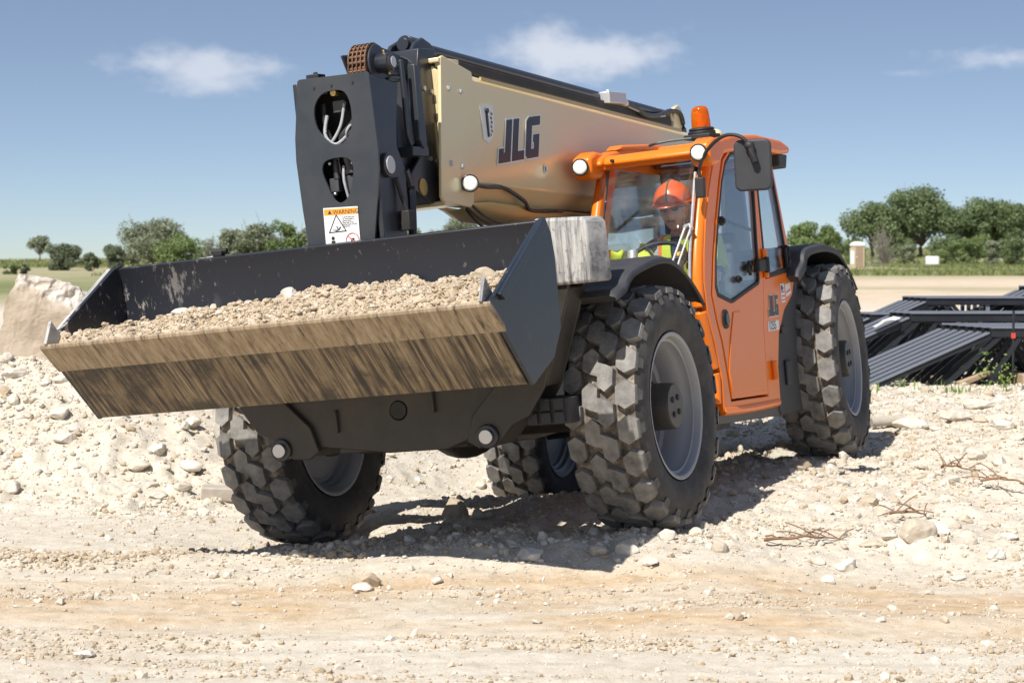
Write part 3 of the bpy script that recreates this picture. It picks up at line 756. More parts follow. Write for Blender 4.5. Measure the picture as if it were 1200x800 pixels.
# ---- front outrigger frame, arms, feet
bm = BM()
plate_holes(bm, [(-.66,.24),(-.62,.02),(-.55,-.015),(-.45,-.03),(-.04,-.085),(.30,-.085),(.50,-.02),(.60,.06),(.66,.26),(.0,.30)], [[(.04+.05*math.cos(a*math.pi/10), .135+.05*math.sin(a*math.pi/10)) for a in range(20)]], 0, .80, .84)
box(bm, (.66,0,.28),(.3,1.2,.04)); box(bm, (.66,0,-.06),(.3,.7,.03)); box(bm, (.85,-.33,.10),(.03,.02,.12)); box(bm, (.85,.25,.17),(.03,.02,.12))
box(bm, (.60,0,.10),(.05,1.1,.34))
ofr = obj('outrigger_frame', bm, M['frame'], TH, .006)
bm = BM(); cyl(bm, (.83,.04,.135),(.8425,.04,.135),.046, n=28); obj('hole_shade_disc', bm, M['rubber'], ofr)  # black disc added as painted shade inside the frame hole
for s in (1, -1):
    bm = BM()
    arm = [(.44,-.05),(.50,-.09),(.60,-.085),(.70,.02),(.80,.06),(.90,.20),(1.08,.68),(1.09,.74),(.88,.74),(.76,.35),(.60,.20),(.48,.08)]
    prism(bm, [(s*y*1.0, z) for y, z in arm], 0, .845, .875)
    prism(bm, [(s*y*1.0, z) for y, z in arm], 0, .64, .66)
    prism(bm, [(s*(y), z) for y, z in [(.90,.20),(1.08,.68),(1.06,.69),(.885,.21)]], 0, .66, .845)
    prism(bm, [(s*(y), z) for y, z in [(.60,-.085),(.70,.02),(.80,.06),(.79,.08),(.69,.04),(.60,-.06)]], 0, .66, .845)
    ar = obj('outrigger_arm', bm, M['frame'], TH, .005)
    bm = BM()
    A, B = prism(bm, [(s*y, z) for y, z in [(.93,.70),(.925,1.02),(.94,1.045),(1.20,1.03),(1.22,1.00),(1.225,.70)]], 0, .62, .90)
    obj('outrigger_foot', bm, M['foot'], ar, .018, 3)
    bm = BM(); c = .56 if s > 0 else -.665
    cyl(bm, (.84, c, -.03), (.895, c, -.03), .062, n=28); cyl(bm, (.60, c, -.03), (.84, c, -.03), .05, n=20)
    pn = obj('pin_boss', bm, M['black'], ar, .005)
    bm = BM(); cyl(bm, (.895, c, -.03), (.912, c, -.03), .038, n=24); obj('pin', bm, M['steel'], pn, .003)

# ---- bucket
BW = 1.2
bk_out = [(1.465,1.015),(1.35,.95),(1.33,.84),(1.33,.50),(1.45,.37),(1.72,.258)]
bm = BM()   # back shell
sh = [(1.405,1.02),(1.385,.95),(1.37,.80),(1.385,.55),(1.46,.40),(1.60,.30),(1.715,.262)]
shi = [(1.44,1.012),(1.415,.945),(1.40,.80),(1.413,.56),(1.48,.42),(1.61,.325),(1.72,.285)]
prism(bm, sh+shi[::-1], 1, -BW, BW)
bucket = obj('bucket', bm, M['splat'], TH, .004)
bm = BM(); prism(bm, [(1.708,.262),(1.735,.262),(2.095,.624),(2.075,.645),(1.70,.285)], 1, -BW+.002, BW-.002); obj('bucket_floor', bm, M['scraped'], bucket, .003)
bm = BM(); prism(bm, [(2.125,.655),(2.118,.662),(1.99,.556),(1.975,.520),(1.99,.518),(2.122,.640)], 1, -BW-.03, BW+.03); obj('cutting_edge', bm, M['blade'], bucket, .003)
side = [(1.465,1.015),(1.40,1.03),(1.345,.955),(1.325,.84),(1.335,.50),(1.45,.365),(1.715,.255),(2.06,.595),(2.105,.645),(2.095,.665),(2.02,.70),(1.76,.85)]
for s in (1, -1):
    bm = BM(); y0 = s*BW; prism(bm, side, 1, y0, y0+s*.022)
    sp = obj('side_plate', bm, M['side'] if s > 0 else M['splat'], bucket, .003)
    bm = BM()   # stiffener bar along the sloping front edge
    prism(bm, [(1.47,1.018),(1.435,.985),(1.98,.66),(2.03,.69)], 1, y0+s*.022, y0+s*.045)
    obj('edge_bar', bm, M['side'] if s > 0 else M['foot'], sp, .003)
    bm = BM(); prism(bm, [(2.135,.665),(2.075,.775),(2.01,.70),(2.06,.62)], 1, y0-s*.022, y0-s*.004); obj('side_tooth', bm, M['foot'], sp, .003)
bm = BM(); box(bm, (1.37,-.62,1.035),(.04,.055,.03)); cyl(bm, (1.37,-.66,1.045),(1.37,-.57,1.045),.014, n=12); obj('hook', bm, M['rubber'], bucket, .004)
bm = BM(); box(bm, (1.30,0,.62),(.12,.8,.5)); cyl(bm, (1.28,-.45,.50),(1.28,.45,.50),.05); box(bm, (1.1,.1,.55),(.35,.25,.3)); obj('coupler', bm, M['black'], TH, .01)

# soil heap in the bucket (local machine frame, own top-level object)
nyy, nxx = 260, 90
ty = np.linspace(-1.195, 1.195, nyy); tx = np.linspace(0, 1, nxx); TX, TY = np.meshgrid(tx, ty)
Xs = 1.40+TX*.70
hump = .60+.06*np.exp(-((TY-.15)/.5)**2)+.045*np.exp(-((TY-.75)/.25)**2)-.05*np.exp(-((TY+1.1)/.3)**2)
Zs = .655*TX**1.2+(hump+.10*(1-TX)*0+.12)*(1-TX**1.2)
Zs = .645+ (1-TX)**.8*(.10+.05*np.exp(-((TY-.3)/.6)**2)+.035*np.exp(-((TY-.9)/.22)**2)-.03*np.exp(-((TY+1.0)/.35)**2)) + .022*np.sin(TX*3.14)
fx_, fy_ = Xs.ravel(), TY.ravel()
nz = .075*fbm(fx_*6, fy_*6, 6, 61, .68)+.05*np.maximum(fbm(fx_*11, fy_*11, 3, 66)-.1, 0)
Zs = Zs.ravel()-.02*(1-TX.ravel())+nz*np.clip((1-TX.ravel())*9, .12, 1)
Vh = np.stack([fx_, fy_, Zs], 1); ii = (np.arange(nyy-1)[:, None]*nxx+np.arange(nxx-1)[None]).ravel()
heap = raw_mesh('soil_heap', Vh, np.stack([ii, ii+nxx, ii+nxx+1, ii+1], 1), M['soil'], attr={'tint': np.clip(.15+.3*fbm(fx_*8, fy_*8, 3, 12), 0, 1)}, smooth=False)
heap.matrix_world = MM; tag(heap, 'heap of crumbly brown soil with stones filling the bucket', 'soil', kind='stuff')
nS = 15000; sx_ = RNG.uniform(1.42, 2.08, nS); sy_ = RNG.uniform(-1.17, 1.17, nS)
def heap_z(x, y):
    a = np.clip(np.round((x-1.40)/.70*(nxx-1)).astype(int), 0, nxx-1); b = np.clip(np.round((y+1.195)/2.39*(nyy-1)).astype(int), 0, nyy-1)
    return Zs.reshape(nyy, nxx)[b, a]
u = RNG.uniform(0, 1, nS); ss = .0035*(1-u*(1-(.0035/.023)**1.75))**(-1/1.75)
hs = scatter('soil_crumbs', np.stack([sx_, sy_, heap_z(sx_, sy_)], 1), ss, med, M['soil'], sink=.35, tint=(RNG.uniform(0,1,nS)**3))
hs.parent = heap; hs['kind'] = 'stuff'
for k, (x, y, r, lb) in enumerate([(1.50,.93,.060,'big tan clod near the right end of the bucket load'),(1.55,-.12,.050,'whitish flat stone on the middle of the bucket load'),
     (1.52,-.78,.052,'white stone near the left end of the bucket load'),(1.58,-.97,.036,'small white stone at the far left of the bucket load'),
     (1.75,-.55,.030,'flat white chip low on the bucket load'),(1.50,.30,.045,'tan lump behind the middle of the bucket load'),(1.62,.62,.038,'pale stone right of centre on the bucket load'),
     (1.85,-.35,.028,'small white chip near the cutting edge')]):
    V_, F_ = rock_proto(300+k, 3, 10, .75, .04); z = float(heap_z(np.array([x]), np.array([y]))[0])
    p = MM @ Vector((x, y, z+r*.35)); o = raw_mesh('stone', V_*r, F_, M['soil'] if 'tan' in lb else M['rock'], attr={'tint': np.full(len(V_), .3 if 'tan' in lb else 0)})
    o.location = p; o.rotation_euler = (0,0,k); tag(o, lb, 'stone')

# ---- boom
BA = math.radians(4.3)   # boom rises a little towards the front
def bz(x, z0):  # z along boom slope
    return z0+(x-.45)*math.tan(BA)
bm = BM()
yL, yR = .30, -.08
def boomsec(x, zt, zb, ins=0):
    # cross-section with chamfered lower edge
    return [(x,yL-ins,zt-.03),(x,yL-ins-.03,zt),(x,yR+ins+.03,zt),(x,yR+ins,zt-.03),(x,yR+ins,zb+.10),(x,yR+ins+.09,zb),(x,yL-ins-.09,zb),(x,yL-ins,zb+.10)]
rings = []
for x, zt, zb in ((.50,1.925,1.215),(-.2,1.88,1.19),(-1.4,1.80,1.13),(-2.6,1.725,1.10),(-3.6,1.66,1.16),(-4.15,1.64,1.24)):
    rings.append([bm.verts.new(p) for p in boomsec(x, zt, zb)])
for a, b in zip(rings, rings[1:]):
    for k in range(8): bm.faces.new((a[k], a[(k+1)%8], b[(k+1)%8], b[k]))
bm.faces.new(rings[0][::-1]); bm.faces.new(rings[-1])
boom = obj('boom', bm, M['gold'], TH, .008, 2)
bm = BM()   # front collar
prism(bm, [(.50,1.965),(.47,1.975),(.13,1.905),(.12,1.84),(.20,1.60),(.26,1.19),(.30,1.165),(.62,1.195),(.645,1.225)], 1, yL+.002, yL+.022)
prism(bm, [(.50,1.965),(.47,1.975),(.13,1.905),(.12,1.84),(.20,1.60),(.26,1.19),(.30,1.165),(.62,1.195),(.645,1.225)], 1, yR-.022, yR-.002)
box(bm, (.40,.11,1.95),(.25,.42,.025)); box(bm, (.47,.11,1.19),(.28,.42,.025))
obj('boom_collar', bm, M['gold'], boom, .005)
for x, z in ((.44,1.80),(.30,1.79),(.50,1.40),(.37,1.385)):
    bm = BM(); cyl(bm, (x, yL+.02, z), (x, yL+.034, z), .012, n=6); cyl(bm, (x, yL+.021, z), (x, yL+.026, z), .018, n=16); obj('bolt', bm, M['alu'], boom)
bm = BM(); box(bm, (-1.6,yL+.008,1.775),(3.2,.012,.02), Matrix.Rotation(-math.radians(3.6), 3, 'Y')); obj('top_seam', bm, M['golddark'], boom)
# weld pan bulging below the boom
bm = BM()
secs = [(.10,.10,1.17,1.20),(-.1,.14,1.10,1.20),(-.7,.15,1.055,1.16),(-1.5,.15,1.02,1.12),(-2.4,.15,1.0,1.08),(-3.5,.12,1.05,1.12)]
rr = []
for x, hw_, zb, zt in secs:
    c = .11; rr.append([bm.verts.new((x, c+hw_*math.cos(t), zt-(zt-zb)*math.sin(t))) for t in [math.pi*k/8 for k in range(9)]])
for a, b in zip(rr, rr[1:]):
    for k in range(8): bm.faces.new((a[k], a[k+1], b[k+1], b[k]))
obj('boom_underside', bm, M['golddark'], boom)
# letters, built as strokes: three block capitals on white backing
def letters(parent, origin, ux, uz, h, y, mi_back, mi_front, back=True, lean=0):
    J = [[(.42,1),(.42,.0),(0,.0),(0,.34),(.16,.34),(.16,.24),(.22,.24),(.22,1)]]
    L = [[(0,1),(0,0),(.44,0),(.44,.22),(.20,.22),(.20,1)]]
    G = [[(.50,1),(.08,1),(0,.92),(0,.08),(.08,0),(.50,0),(.50,.56),(.27,.56),(.27,.38),(.31,.38),(.31,.22),(.20,.22),(.20,.78),(.50,.78)]]
    xs = 0; out = []
    for glyph, w in ((J,.42),(L,.44),(G,.50)):
        for poly in glyph: out.append([(xs+a+lean*b, b) for a, b in poly])
        xs += w+.06
    return out, xs-.06
def put_logo(parent, x0, z0, h, wsc, slope, y, lean=.0, back=True):
    polys, W_ = letters(None, 0, 0, 0, 0, 0, 0, 0, lean=lean)
    conv = lambda p: (x0-p[0]*h*wsc, z0+p[1]*h-p[0]*h*wsc*slope)
    if back:
        bm = BM()
        for k, poly in enumerate(polys):
            cx = sum(p[0] for p in poly)/len(poly); n = len(poly); e = .075; out = []
            # offset outline outward
            area = sum(poly[i][0]*poly[(i+1)%n][1]-poly[(i+1)%n][0]*poly[i][1] for i in range(n)); sg = 1 if area > 0 else -1
            for i in range(n):
                p0, p1, p2 = Vector(poly[i-1]), Vector(poly[i]), Vector(poly[(i+1)%n])
                d1 = (p1-p0).normalized(); d2 = (p2-p1).normalized()
                n1 = Vector((d1.y,-d1.x))*sg; n2 = Vector((d2.y,-d2.x))*sg; b_ = (n1+n2)
                b_ = b_/max(.35, b_.length_squared)*2*e*.5*1.0
                out.append(tuple(p1+b_))
            prism(bm, [conv(p) for p in out], 1, y, y+.0015+.0004*k)
        obj('logo_backing', bm, M['white'], parent, smooth=False)
    bm = BM()
    for poly in polys: prism(bm, [conv(p) for p in poly], 1, y+.0028, y+.0045)
    obj('logo', bm, M['decalblack'], parent, smooth=False)
put_logo(boom, -.14, 1.408, .235, 1.62, -.085, yL+.003, .22)
# circle-R mark
bm = BM(); cyl(bm, (-.795,yL+.003,1.385),(-.795,yL+.005,1.385),.026, n=24); obj('mark_disc', bm, M['white'], boom)
def text_mesh(txt, size, mat, parent, origin, xdir, zdir, name='lettering', thick=.0006):
    cu = bpy.data.curves.new('t', 'FONT'); cu.body = txt; cu.size = size; cu.extrude = thick; cu.resolution_u = 3
    to = bpy.data.objects.new('t', cu); COL.objects.link(to)
    bpy.context.view_layer.update(); dg = bpy.context.evaluated_depsgraph_get()
    me = bpy.data.meshes.new_from_object(to.evaluated_get(dg)); bpy.data.objects.remove(to)
    xd, zd = Vector(xdir).normalized(), Vector(zdir).normalized(); nd = xd.cross(zd)
    mt = Matrix((xd, zd, nd)).transposed().to_4x4(); mt.translation = origin; me.transform(mt)
    me.materials.clear(); me.materials.append(mat)
    o = bpy.data.objects.new(name, me); COL.objects.link(o); o.parent = parent; return o
text_mesh('R', .042, M['decalblack'], boom, (-.782,yL+.006,1.371), (-1,0,0), (0,0,1))
# angle indicator decal with pendulum
bm = BM(); prism(bm, [(.03,1.725),(-.135,1.735),(-.14,1.63),(-.10,1.55),(-.04,1.52),(.02,1.54)], 1, yL+.002, yL+.005); dc = obj('angle_decal', bm, M['white'], boom)
bm = BM(); prism(bm, [(-.030,1.70),(-.052,1.70),(-.050,1.555),(-.034,1.555)], 1, yL+.007, yL+.012); cyl(bm, (-.04,yL+.005,1.70),(-.04,yL+.02,1.70),.014, n=12); obj('pendulum', bm, M['decalblack'], dc)
for k, t in enumerate(['0','10','20','30','40','50']):
    text_mesh(t, .024, M['decalblack'], dc, (-.070-.006*(k%2)-.004*k, yL+.006, 1.562+.024*k), (-1,0,-.3), (-.3,0,1))
# work light on the boom with bracket
def lamp(c, d, r, parent, body='black', name='work_light'):
    c, d = Vector(c), Vector(d).normalized(); bm = BM(); cyl(bm, c-d*.05, c-d*.005, r*.62, r*1.08, n=28); cyl(bm, c-d*.006, c+d*.008, r*1.08, n=28); cyl(bm, c-d*.05, c-d*.09, .008, n=8)
    o = obj(name, bm, M[body], parent, .003)
    bm = BM(); cyl(bm, c+d*.008, c+d*.016, r*.92, r*.75, n=28); obj('lens', bm, M['lamp'], o, .003); return o
lamp((.37,yL+.06,1.29), (.85,.5,.0), .045, TH)
bm = BM(); box(bm, (.33,yL+.03,1.29),(.03,.06,.03)); obj('lamp_bracket', bm, M['rubber'], boom)
# inner boom sleeve and head
bm = BM()
prism(bm, [(.62,2.015),(.44,2.02),(.44,1.22),(.66,1.19),(.83,1.26),(.86,1.35),(.72,1.45),(.66,1.90)], 1, -.02, .262)
box(bm, (.3,.11,1.55),(.6,.26,.62))
inner = obj('inner_boom', bm, M['black'], TH, .008)
for x, z in ((.615,1.80),(.53,1.785),(.62,1.43),(.54,1.42)):
    bm = BM(); cyl(bm, (x,.26,z),(x,.272,z),.014, n=6); obj('bolt', bm, M['steel'], inner)
bm = BM(); cyl(bm, (.74,.255,1.28),(.74,.268,1.28),.045, n=24); obj('port_disc', bm, M['brass'], inner)
# boom nose (gooseneck) with cover plate and two openings
bm = BM()
for y0, y1 in ((.292,.322),(-.112,-.082)):
    prism(bm, [(1.335,1.835),(1.02,1.80),(1.08,1.60),(1.10,1.48),(1.03,1.36),(1.04,1.24),(1.08,1.05),(1.12,.80),(1.33,.80)], 1, y0, y1)
prism(bm, [(1.10,1.80),(.80,1.70),(.70,1.35),(.85,1.1),(1.10,1.0)], 1, -.05, .22)
box(bm, (1.19,.10,1.80),(.28,.38,.02))
nose = obj('boom_nose', bm, M['black'], TH, .006)
bm = BM(); rib = [(1.045,1.36),(1.00,1.26),(1.01,1.15),(1.03,1.03),(1.08,.82)]
tube(bm, [(x-.02,.315,z) for x, z in rib], .022, 8); obj('edge_rib', bm, M['black'], nose)
bm = BM()
out = [(-.072,1.845),(-.06,1.852),(.325,1.842),(.335,1.83),(.345,1.46),(.34,1.36),(.315,1.22),(.27,.98),(-.10,.98),(-.115,1.2),(-.125,1.45),(-.118,1.56)]
h1 = smoothloop([(.13,1.775),(.19,1.755),(.215,1.68),(.205,1.57),(.15,1.51),(.08,1.52),(.015,1.60),(.01,1.70),(.055,1.76)], 4)
h2 = smoothloop([(.055,1.435),(.16,1.435),(.195,1.38),(.165,1.265),(.12,1.22),(.075,1.235),(.03,1.34),(.022,1.40)], 4)
plate_holes(bm, out, [h1, h2], 0, 1.338, 1.352)
cover = obj('cover_plate', bm, M['charcoal'], nose, .002, 1)
for y, z in ((.02,1.80),(.12,1.80),(.24,1.80)):
    bm = BM(); cyl(bm, (1.352,y,z),(1.358,y,z),.006, n=8); obj('screw', bm, M['rubber'], cover)
bm = BM(); sphere(bm, (1.362,.115,1.785), .0, (1,1,1)) if False else cyl(bm, (1.30,.115,1.765),(1.335,.115,1.765),.016, n=16); obj('fitting', bm, M['brass'], nose)
for pts, m_, r in (([(1.27,.03,1.56),(1.31,.06,1.52),(1.30,.12,1.60),(1.27,.14,1.72)],'greyhose',.008), ([(1.30,.05,1.66),(1.32,.04,1.56),(1.32,.10,1.51),(1.30,.19,1.58)],'greyhose',.009),
        ([(1.28,.10,1.49),(1.31,.13,1.55),(1.30,.20,1.62),(1.27,.21,1.72)],'hose',.014), ([(1.28,.15,1.50),(1.32,.16,1.56),(1.31,.19,1.60),(1.28,.22,1.60)],'greyhose',.007),
        ([(1.27,.02,1.72),(1.29,.03,1.62),(1.28,.05,1.53)],'hose',.012), ([(1.30,.115,1.40),(1.32,.12,1.33),(1.31,.13,1.24)],'greyhose',.007), ([(1.28,.06,1.44),(1.29,.065,1.34)],'hose',.016), ([(1.28,.15,1.44),(1.29,.155,1.36)],'hose',.018)):
    bm = BM(); tube(bm, pts, r, 8); obj('hose', bm, M[m_], nose)
bm = BM(); box(bm, (1.17,.105,1.45),(.02,.37,.66)); obj('dark_backing', bm, M['rubber'], nose)  # dark sheet added behind the openings so no sky shows through
bm = BM(); box(bm, (1.27,.15,1.30),(.04,.08,.10)); box(bm, (1.28,.05,1.31),(.04,.05,.07)); box(bm, (1.26,.11,1.70),(.04,.07,.06)); obj('valve_block', bm, M['interior'], nose, .004)
bm = BM()
bm.free()
for y, z in ((.18,1.34),(.045,1.42),(.175,1.41),(.06,1.265)):
    bm = BM(); sphere(bm, (1.315,y,z), .011, (1,1,1), 10, 6); obj('connector', bm, M['steel'], nose)
bm = BM(); cyl(bm, (1.24,.322,1.38),(1.24,.345,1.38),.062, n=28); cyl(bm, (1.24,.345,1.38),(1.24,.352,1.38),.045, n=28, mi=1); obj('pivot_pin', bm, [M['black'], M['alu']], nose, .004)
bm = BM(); box(bm, (1.13,.36,1.10),(.08,.05,.10)); tube(bm, [(1.13,.36,1.14),(1.15,.34,1.24),(1.17,.335,1.32)], .012, 8); obj('sensor', bm, M['rubber'], nose, .008)
bm = BM(); box(bm, (1.25,-.02,1.862),(.08,.07,.03)); cyl(bm, (1.25,-.02,1.87),(1.25,-.02,1.89),.012, n=8); obj('clip', bm, M['rubber'], nose, .004)
# warning sign
bm = BM(); prism(bm, [(.0,.99),(.195,.985),(.20,1.19),(.005,1.20)], 0, 1.3535, 1.3555); ws = obj('warning_sign', bm, M['white'], nose, smooth=False)
bm = BM(); prism(bm, [(.008,1.162),(.196,1.153),(.197,1.184),(.008,1.193)], 0, 1.3555, 1.3563); obj('sign_header', bm, M['signorange'], ws, smooth=False)
text_mesh('WARNING', .030, M['decalblack'], ws, (1.3566,.058,1.164), (0,1,-.05), (0,.05,1))
def tri(y, z, s, w, x, mat, flat=False):
    bm = BM(); o_ = [(y-s/2,z),(y+s/2,z),(y,z+s*.88)]; c = (y, z+s*.3)
    if flat: prism(bm, o_, 0, x, x+.0006)
    else:
        i_ = [(c[0]+(a-c[0])*w, c[1]+(b-c[1])*w) for a, b in o_]; plate_holes(bm, o_, [i_], 0, x, x+.0006)
    return obj('warning_triangle', bm, M[mat], ws, smooth=False)
tri(.040,1.167,.022,.7,1.3566,'decalblack',True); tri(.075,1.072,.105,.82,1.3558,'decalblack')
bm = BM(); tube(bm, [(1.3562,.050,1.092),(1.3562,.068,1.083),(1.3562,.088,1.088)], .003, 6); tube(bm, [(1.3562,.072,1.103),(1.3562,.078,1.092)], .003, 6); tube(bm, [(1.3562,.082,1.086),(1.3562,.095,1.098)], .003, 6); obj('pictogram', bm, M['decalblack'], ws)
bm = BM(); tube(bm, [(1.3562,.155+.036*math.cos(a*math.pi/12),1.025+.036*math.sin(a*math.pi/12)) for a in range(24)], .0024, 6, closed=True, res=1); tube(bm, [(1.3562,.130,1.05),(1.3562,.180,1.0)], .0024, 6); obj('no_entry_ring', bm, M['red'], ws)
bm = BM(); sphere(bm, (1.356,.045,1.045), .010, (.2,1,1), 10, 6); box(bm, (1.356,.045,1.018),(.001,.022,.03)); box(bm, (1.356,.155,1.022),(.001,.02,.028)); obj('pictogram', bm, M['decalblack'], ws, smooth=False)
text_mesh('A pinch point here\ncan cause death or\nserious injury.\nKeep clear of the\nmoving boom and the\nattachment.', .0092, M['decalblack'], ws, (1.3564,.108,1.142), (0,1,-.05), (0,.05,1))
# bars beside the head, link arm, sprocket and chain
bm = BM()
prism(bm, [(.93,1.93),(.90,1.93),(.86,1.50),(.90,1.48),(.93,1.55)], 1, .285, .305); prism(bm, [(.83,1.91),(.78,1.90),(.77,1.50),(.81,1.47),(.85,1.52)], 1, .285, .330)
prism(bm, [(.72,1.90),(.69,1.88),(.69,1.44),(.72,1.44)], 1, .27, .29); box(bm, (.83,.24,1.46),(.18,.16,.05))
for k in range(3): box(bm, (.97+.01*k,.22,1.895-.035*k),(.18-.03*k,.14,.020))
obj('hose_guide', bm, M['charcoal'], TH, .006)
bm = BM(); prism(bm, [(1.12,1.90),(1.10,1.975),(.98,2.015),(.86,2.0),(.60,1.96),(.45,1.96),(.5,1.88),(.9,1.86)], 1, .16, .20)
prism(bm, [(.62,2.0),(.56,2.055),(.47,2.085),(.38,2.06),(.30,2.0)], 1, .05, .075); prism(bm, [(.62,2.0),(.56,2.055),(.47,2.085),(.38,2.06),(.30,2.0)], 1, .19, .215)
prism(bm, [(.98,1.99),(.86,2.0),(.60,1.96),(.45,1.96),(.5,1.88),(.9,1.86)], 1, -.02, .0)
obj('link_arm', bm, M['charcoal'], TH, .008)
SPC = (1.12, 1.90)
bm = BM(); cyl(bm, (SPC[0],.262,SPC[1]),(SPC[0],.275,SPC[1]),.100, n=36); cyl(bm, (SPC[0],.16,SPC[1]),(SPC[0],.262,SPC[1]),.07, n=28)
spk = obj('sprocket', bm, M['charcoal'], TH, .004)
bm = BM(); cyl(bm, (SPC[0],.275,SPC[1]),(SPC[0],.345,SPC[1]),.050, n=28); cyl(bm, (SPC[0],.345,SPC[1]),(SPC[0],.358,SPC[1]),.044, .036, n=28); cyl(bm, (SPC[0],.358,SPC[1]),(SPC[0],.362,SPC[1]),.028, n=20, mi=1)
cyl(bm, (SPC[0]+.02,.32,SPC[1]+.04),(SPC[0]+.02,.32,SPC[1]+.062),.007, n=8, mi=2); cyl(bm, (SPC[0],.33,SPC[1]-.04),(SPC[0],.33,SPC[1]-.062),.007, n=8, mi=2)
obj('sprocket_hub', bm, [M['black'], M['alu'], M['brass']], spk, .003)
bm = BM()
for k in range(13):
    a = math.radians(-30+k*17.5); cx, cz = SPC[0]+.098*math.cos(a), SPC[1]+.098*math.sin(a)
    cyl(bm, (cx,.155,cz),(cx,.258,cz),.0085, n=10)
    a2 = a+math.radians(8.7); mx, mz = SPC[0]+.100*math.cos(a2), SPC[1]+.100*math.sin(a2)
    for j in range(5):
        box(bm, (mx,.160+j*.0235,mz),(.020,.006,.036), Matrix.Rotation(-a2, 3, 'Y'))
for k in range(6):
    for j in range(5): box(bm, (1.225,.160+j*.0235,1.88-k*.03),(.020,.006,.026))
    cyl(bm, (1.225,.155,1.865-k*.03),(1.225,.258,1.865-k*.03),.0085, n=8)
obj('chain', bm, M['rust'], TH)
# steel tube lying along the boom top, manifold and hoses
bm = BM(); cyl(bm, (.55,.13,2.055),(-3.45,.13,1.805),.036, n=28); cyl(bm, (.52,.13,2.055),(.40,.13,2.048),.05, n=28); cyl(bm, (.5,.0,2.03),(-3.45,.0,1.78),.02, n=16); obj('hydraulic_tube', bm, M['black'], TH, .003)
bm = BM(); box(bm, (-1.50,.10,1.868),(3.7,.18,.06), Matrix.Rotation(-math.radians(3.6), 3, 'Y')); obj('dark_gap_strip', bm, M['rubber'], TH, .01)  # black strip added as the dark gap between tube and boom
bm = BM(); box(bm, (-2.27,.18,1.875),(.30,.10,.075)); cyl(bm, (-2.40,.19,1.86),(-2.50,.19,1.85),.024, n=12); cyl(bm, (-2.20,.19,1.91),(-2.20,.19,1.93),.014, n=8); obj('manifold', bm, M['alu'], TH, .006)
bm = BM(); tube(bm, [(-2.40,.19,1.86),(-2.62,.20,1.83),(-2.8,.21,1.78),(-3.1,.19,1.79),(-3.35,.19,1.83),(-3.5,.21,1.80),(-3.54,.21,1.62)], .018, 8)
tube(bm, [(-2.1,.14,1.84),(-2.5,.15,1.80),(-3.0,.16,1.76),(-3.45,.17,1.76)], .014, 8); obj('hose', bm, M['hose'], TH)
bm = BM(); tube(bm, [(-2.50,.20,1.83),(-2.7,.21,1.80),(-2.95,.20,1.78),(-3.2,.20,1.79)], .007, 6); obj('hose', bm, M['greyhose'], TH)
for pts, r in (([(.30,.335,1.29),(.10,.33,1.275),(-.15,.32,1.27),(-.45,.30,1.20),(-.60,.27,1.15),(-1.0,.25,1.14),(-1.7,.24,1.12)], .012), ([(.25,.30,1.18),(.05,.28,1.12),(-.25,.26,1.07),(-.55,.24,1.055),(-.9,.22,1.04)], .008), ([(.25,.27,1.17),(.0,.25,1.09),(-.3,.24,1.04),(-.6,.22,1.02),(-.9,.20,1.02)], .007), ([(.2,.24,1.16),(-.05,.22,1.06),(-.4,.2,1.0),(-.8,.2,1.0)], .008)):
    bm = BM(); tube(bm, pts, r, 8); obj('hose', bm, M['hose'], TH)
bm = BM()
prism(bm, [(-3.35,1.70),(-3.42,1.86),(-3.50,1.88),(-3.56,1.84),(-3.62,1.66)], 1, .02, .05); prism(bm, [(-3.35,1.70),(-3.42,1.86),(-3.50,1.88),(-3.56,1.84),(-3.62,1.66)], 1, .17, .20)
obj('boom_bracket', bm, M['gold'], TH, .006)
bm = BM(); sphere(bm, (-4.25,.2,1.68), .05, (1.2,1,1)); obj('boom_knob', bm, M['gold'], TH)
bm = BM()
for y in (-.18, .34): prism(bm, [(-3.6,.3),(-3.85,1.45),(-4.05,1.55),(-4.25,1.45),(-4.3,.3)], 1, y, y+.04)
obj('boom_tower', bm, M['frame'], TH, .01)
bm = BM(); cyl(bm, (-3.2,.1,.45),(-1.6,.1,.92),.07); cyl(bm, (-1.6,.1,.92),(-1.1,.1,1.07),.04); obj('lift_cylinder', bm, M['black'], TH, .004)

# ---- cab
YO, YI = 1.15, .42
def yface(poly, y, th, name, mat, parent, bev=.006, holes=None):
    bm = BM()
    if holes: plate_holes(bm, poly, holes, 1, y-th, y)
    else: prism(bm, poly, 1, y-th, y)
    return obj(name, bm, mat, parent, bev)
outline = [(-1.10,-.13),(-1.13,.05),(-1.06,.28),(-.985,.45),(-.975,.64),(-1.02,.80),(-1.10,.99),(-1.22,1.18),(-1.34,1.33),(-1.50,1.43),(-1.90,1.475),(-2.42,1.40),(-2.50,1.33),
           (-2.56,1.15),(-2.66,.85),(-2.745,.60),(-2.66,.49),(-2.46,.40),(-2.30,.26),(-2.22,.05),(-2.20,-.17)]
dglass = [(-1.145,.60),(-1.17,.545),(-1.40,.495),(-1.44,.495),(-1.97,.585),(-1.995,.61),(-2.06,1.16),(-2.04,1.40),(-1.97,1.425),(-1.66,1.40),(-1.54,1.34),(-1.44,1.22),(-1.30,.98),(-1.20,.78)]
rglass = [(-2.13,.615),(-2.60,.64),(-2.635,.67),(-2.55,1.05),(-2.47,1.32),(-2.42,1.365),(-2.36,1.39),(-2.13,1.42)]
bm = BM()
door = [(-1.075,.56),(-1.12,.40),(-1.175,.28),(-1.22,.08),(-1.235,-.02),(-1.25,-.08),(-1.96,-.11),(-1.99,.30),(-2.085,.60),(-2.095,1.44),(-1.95,1.45),(-1.64,1.425),(-1.50,1.36),(-1.40,1.22),(-1.26,.98),(-1.16,.78)]
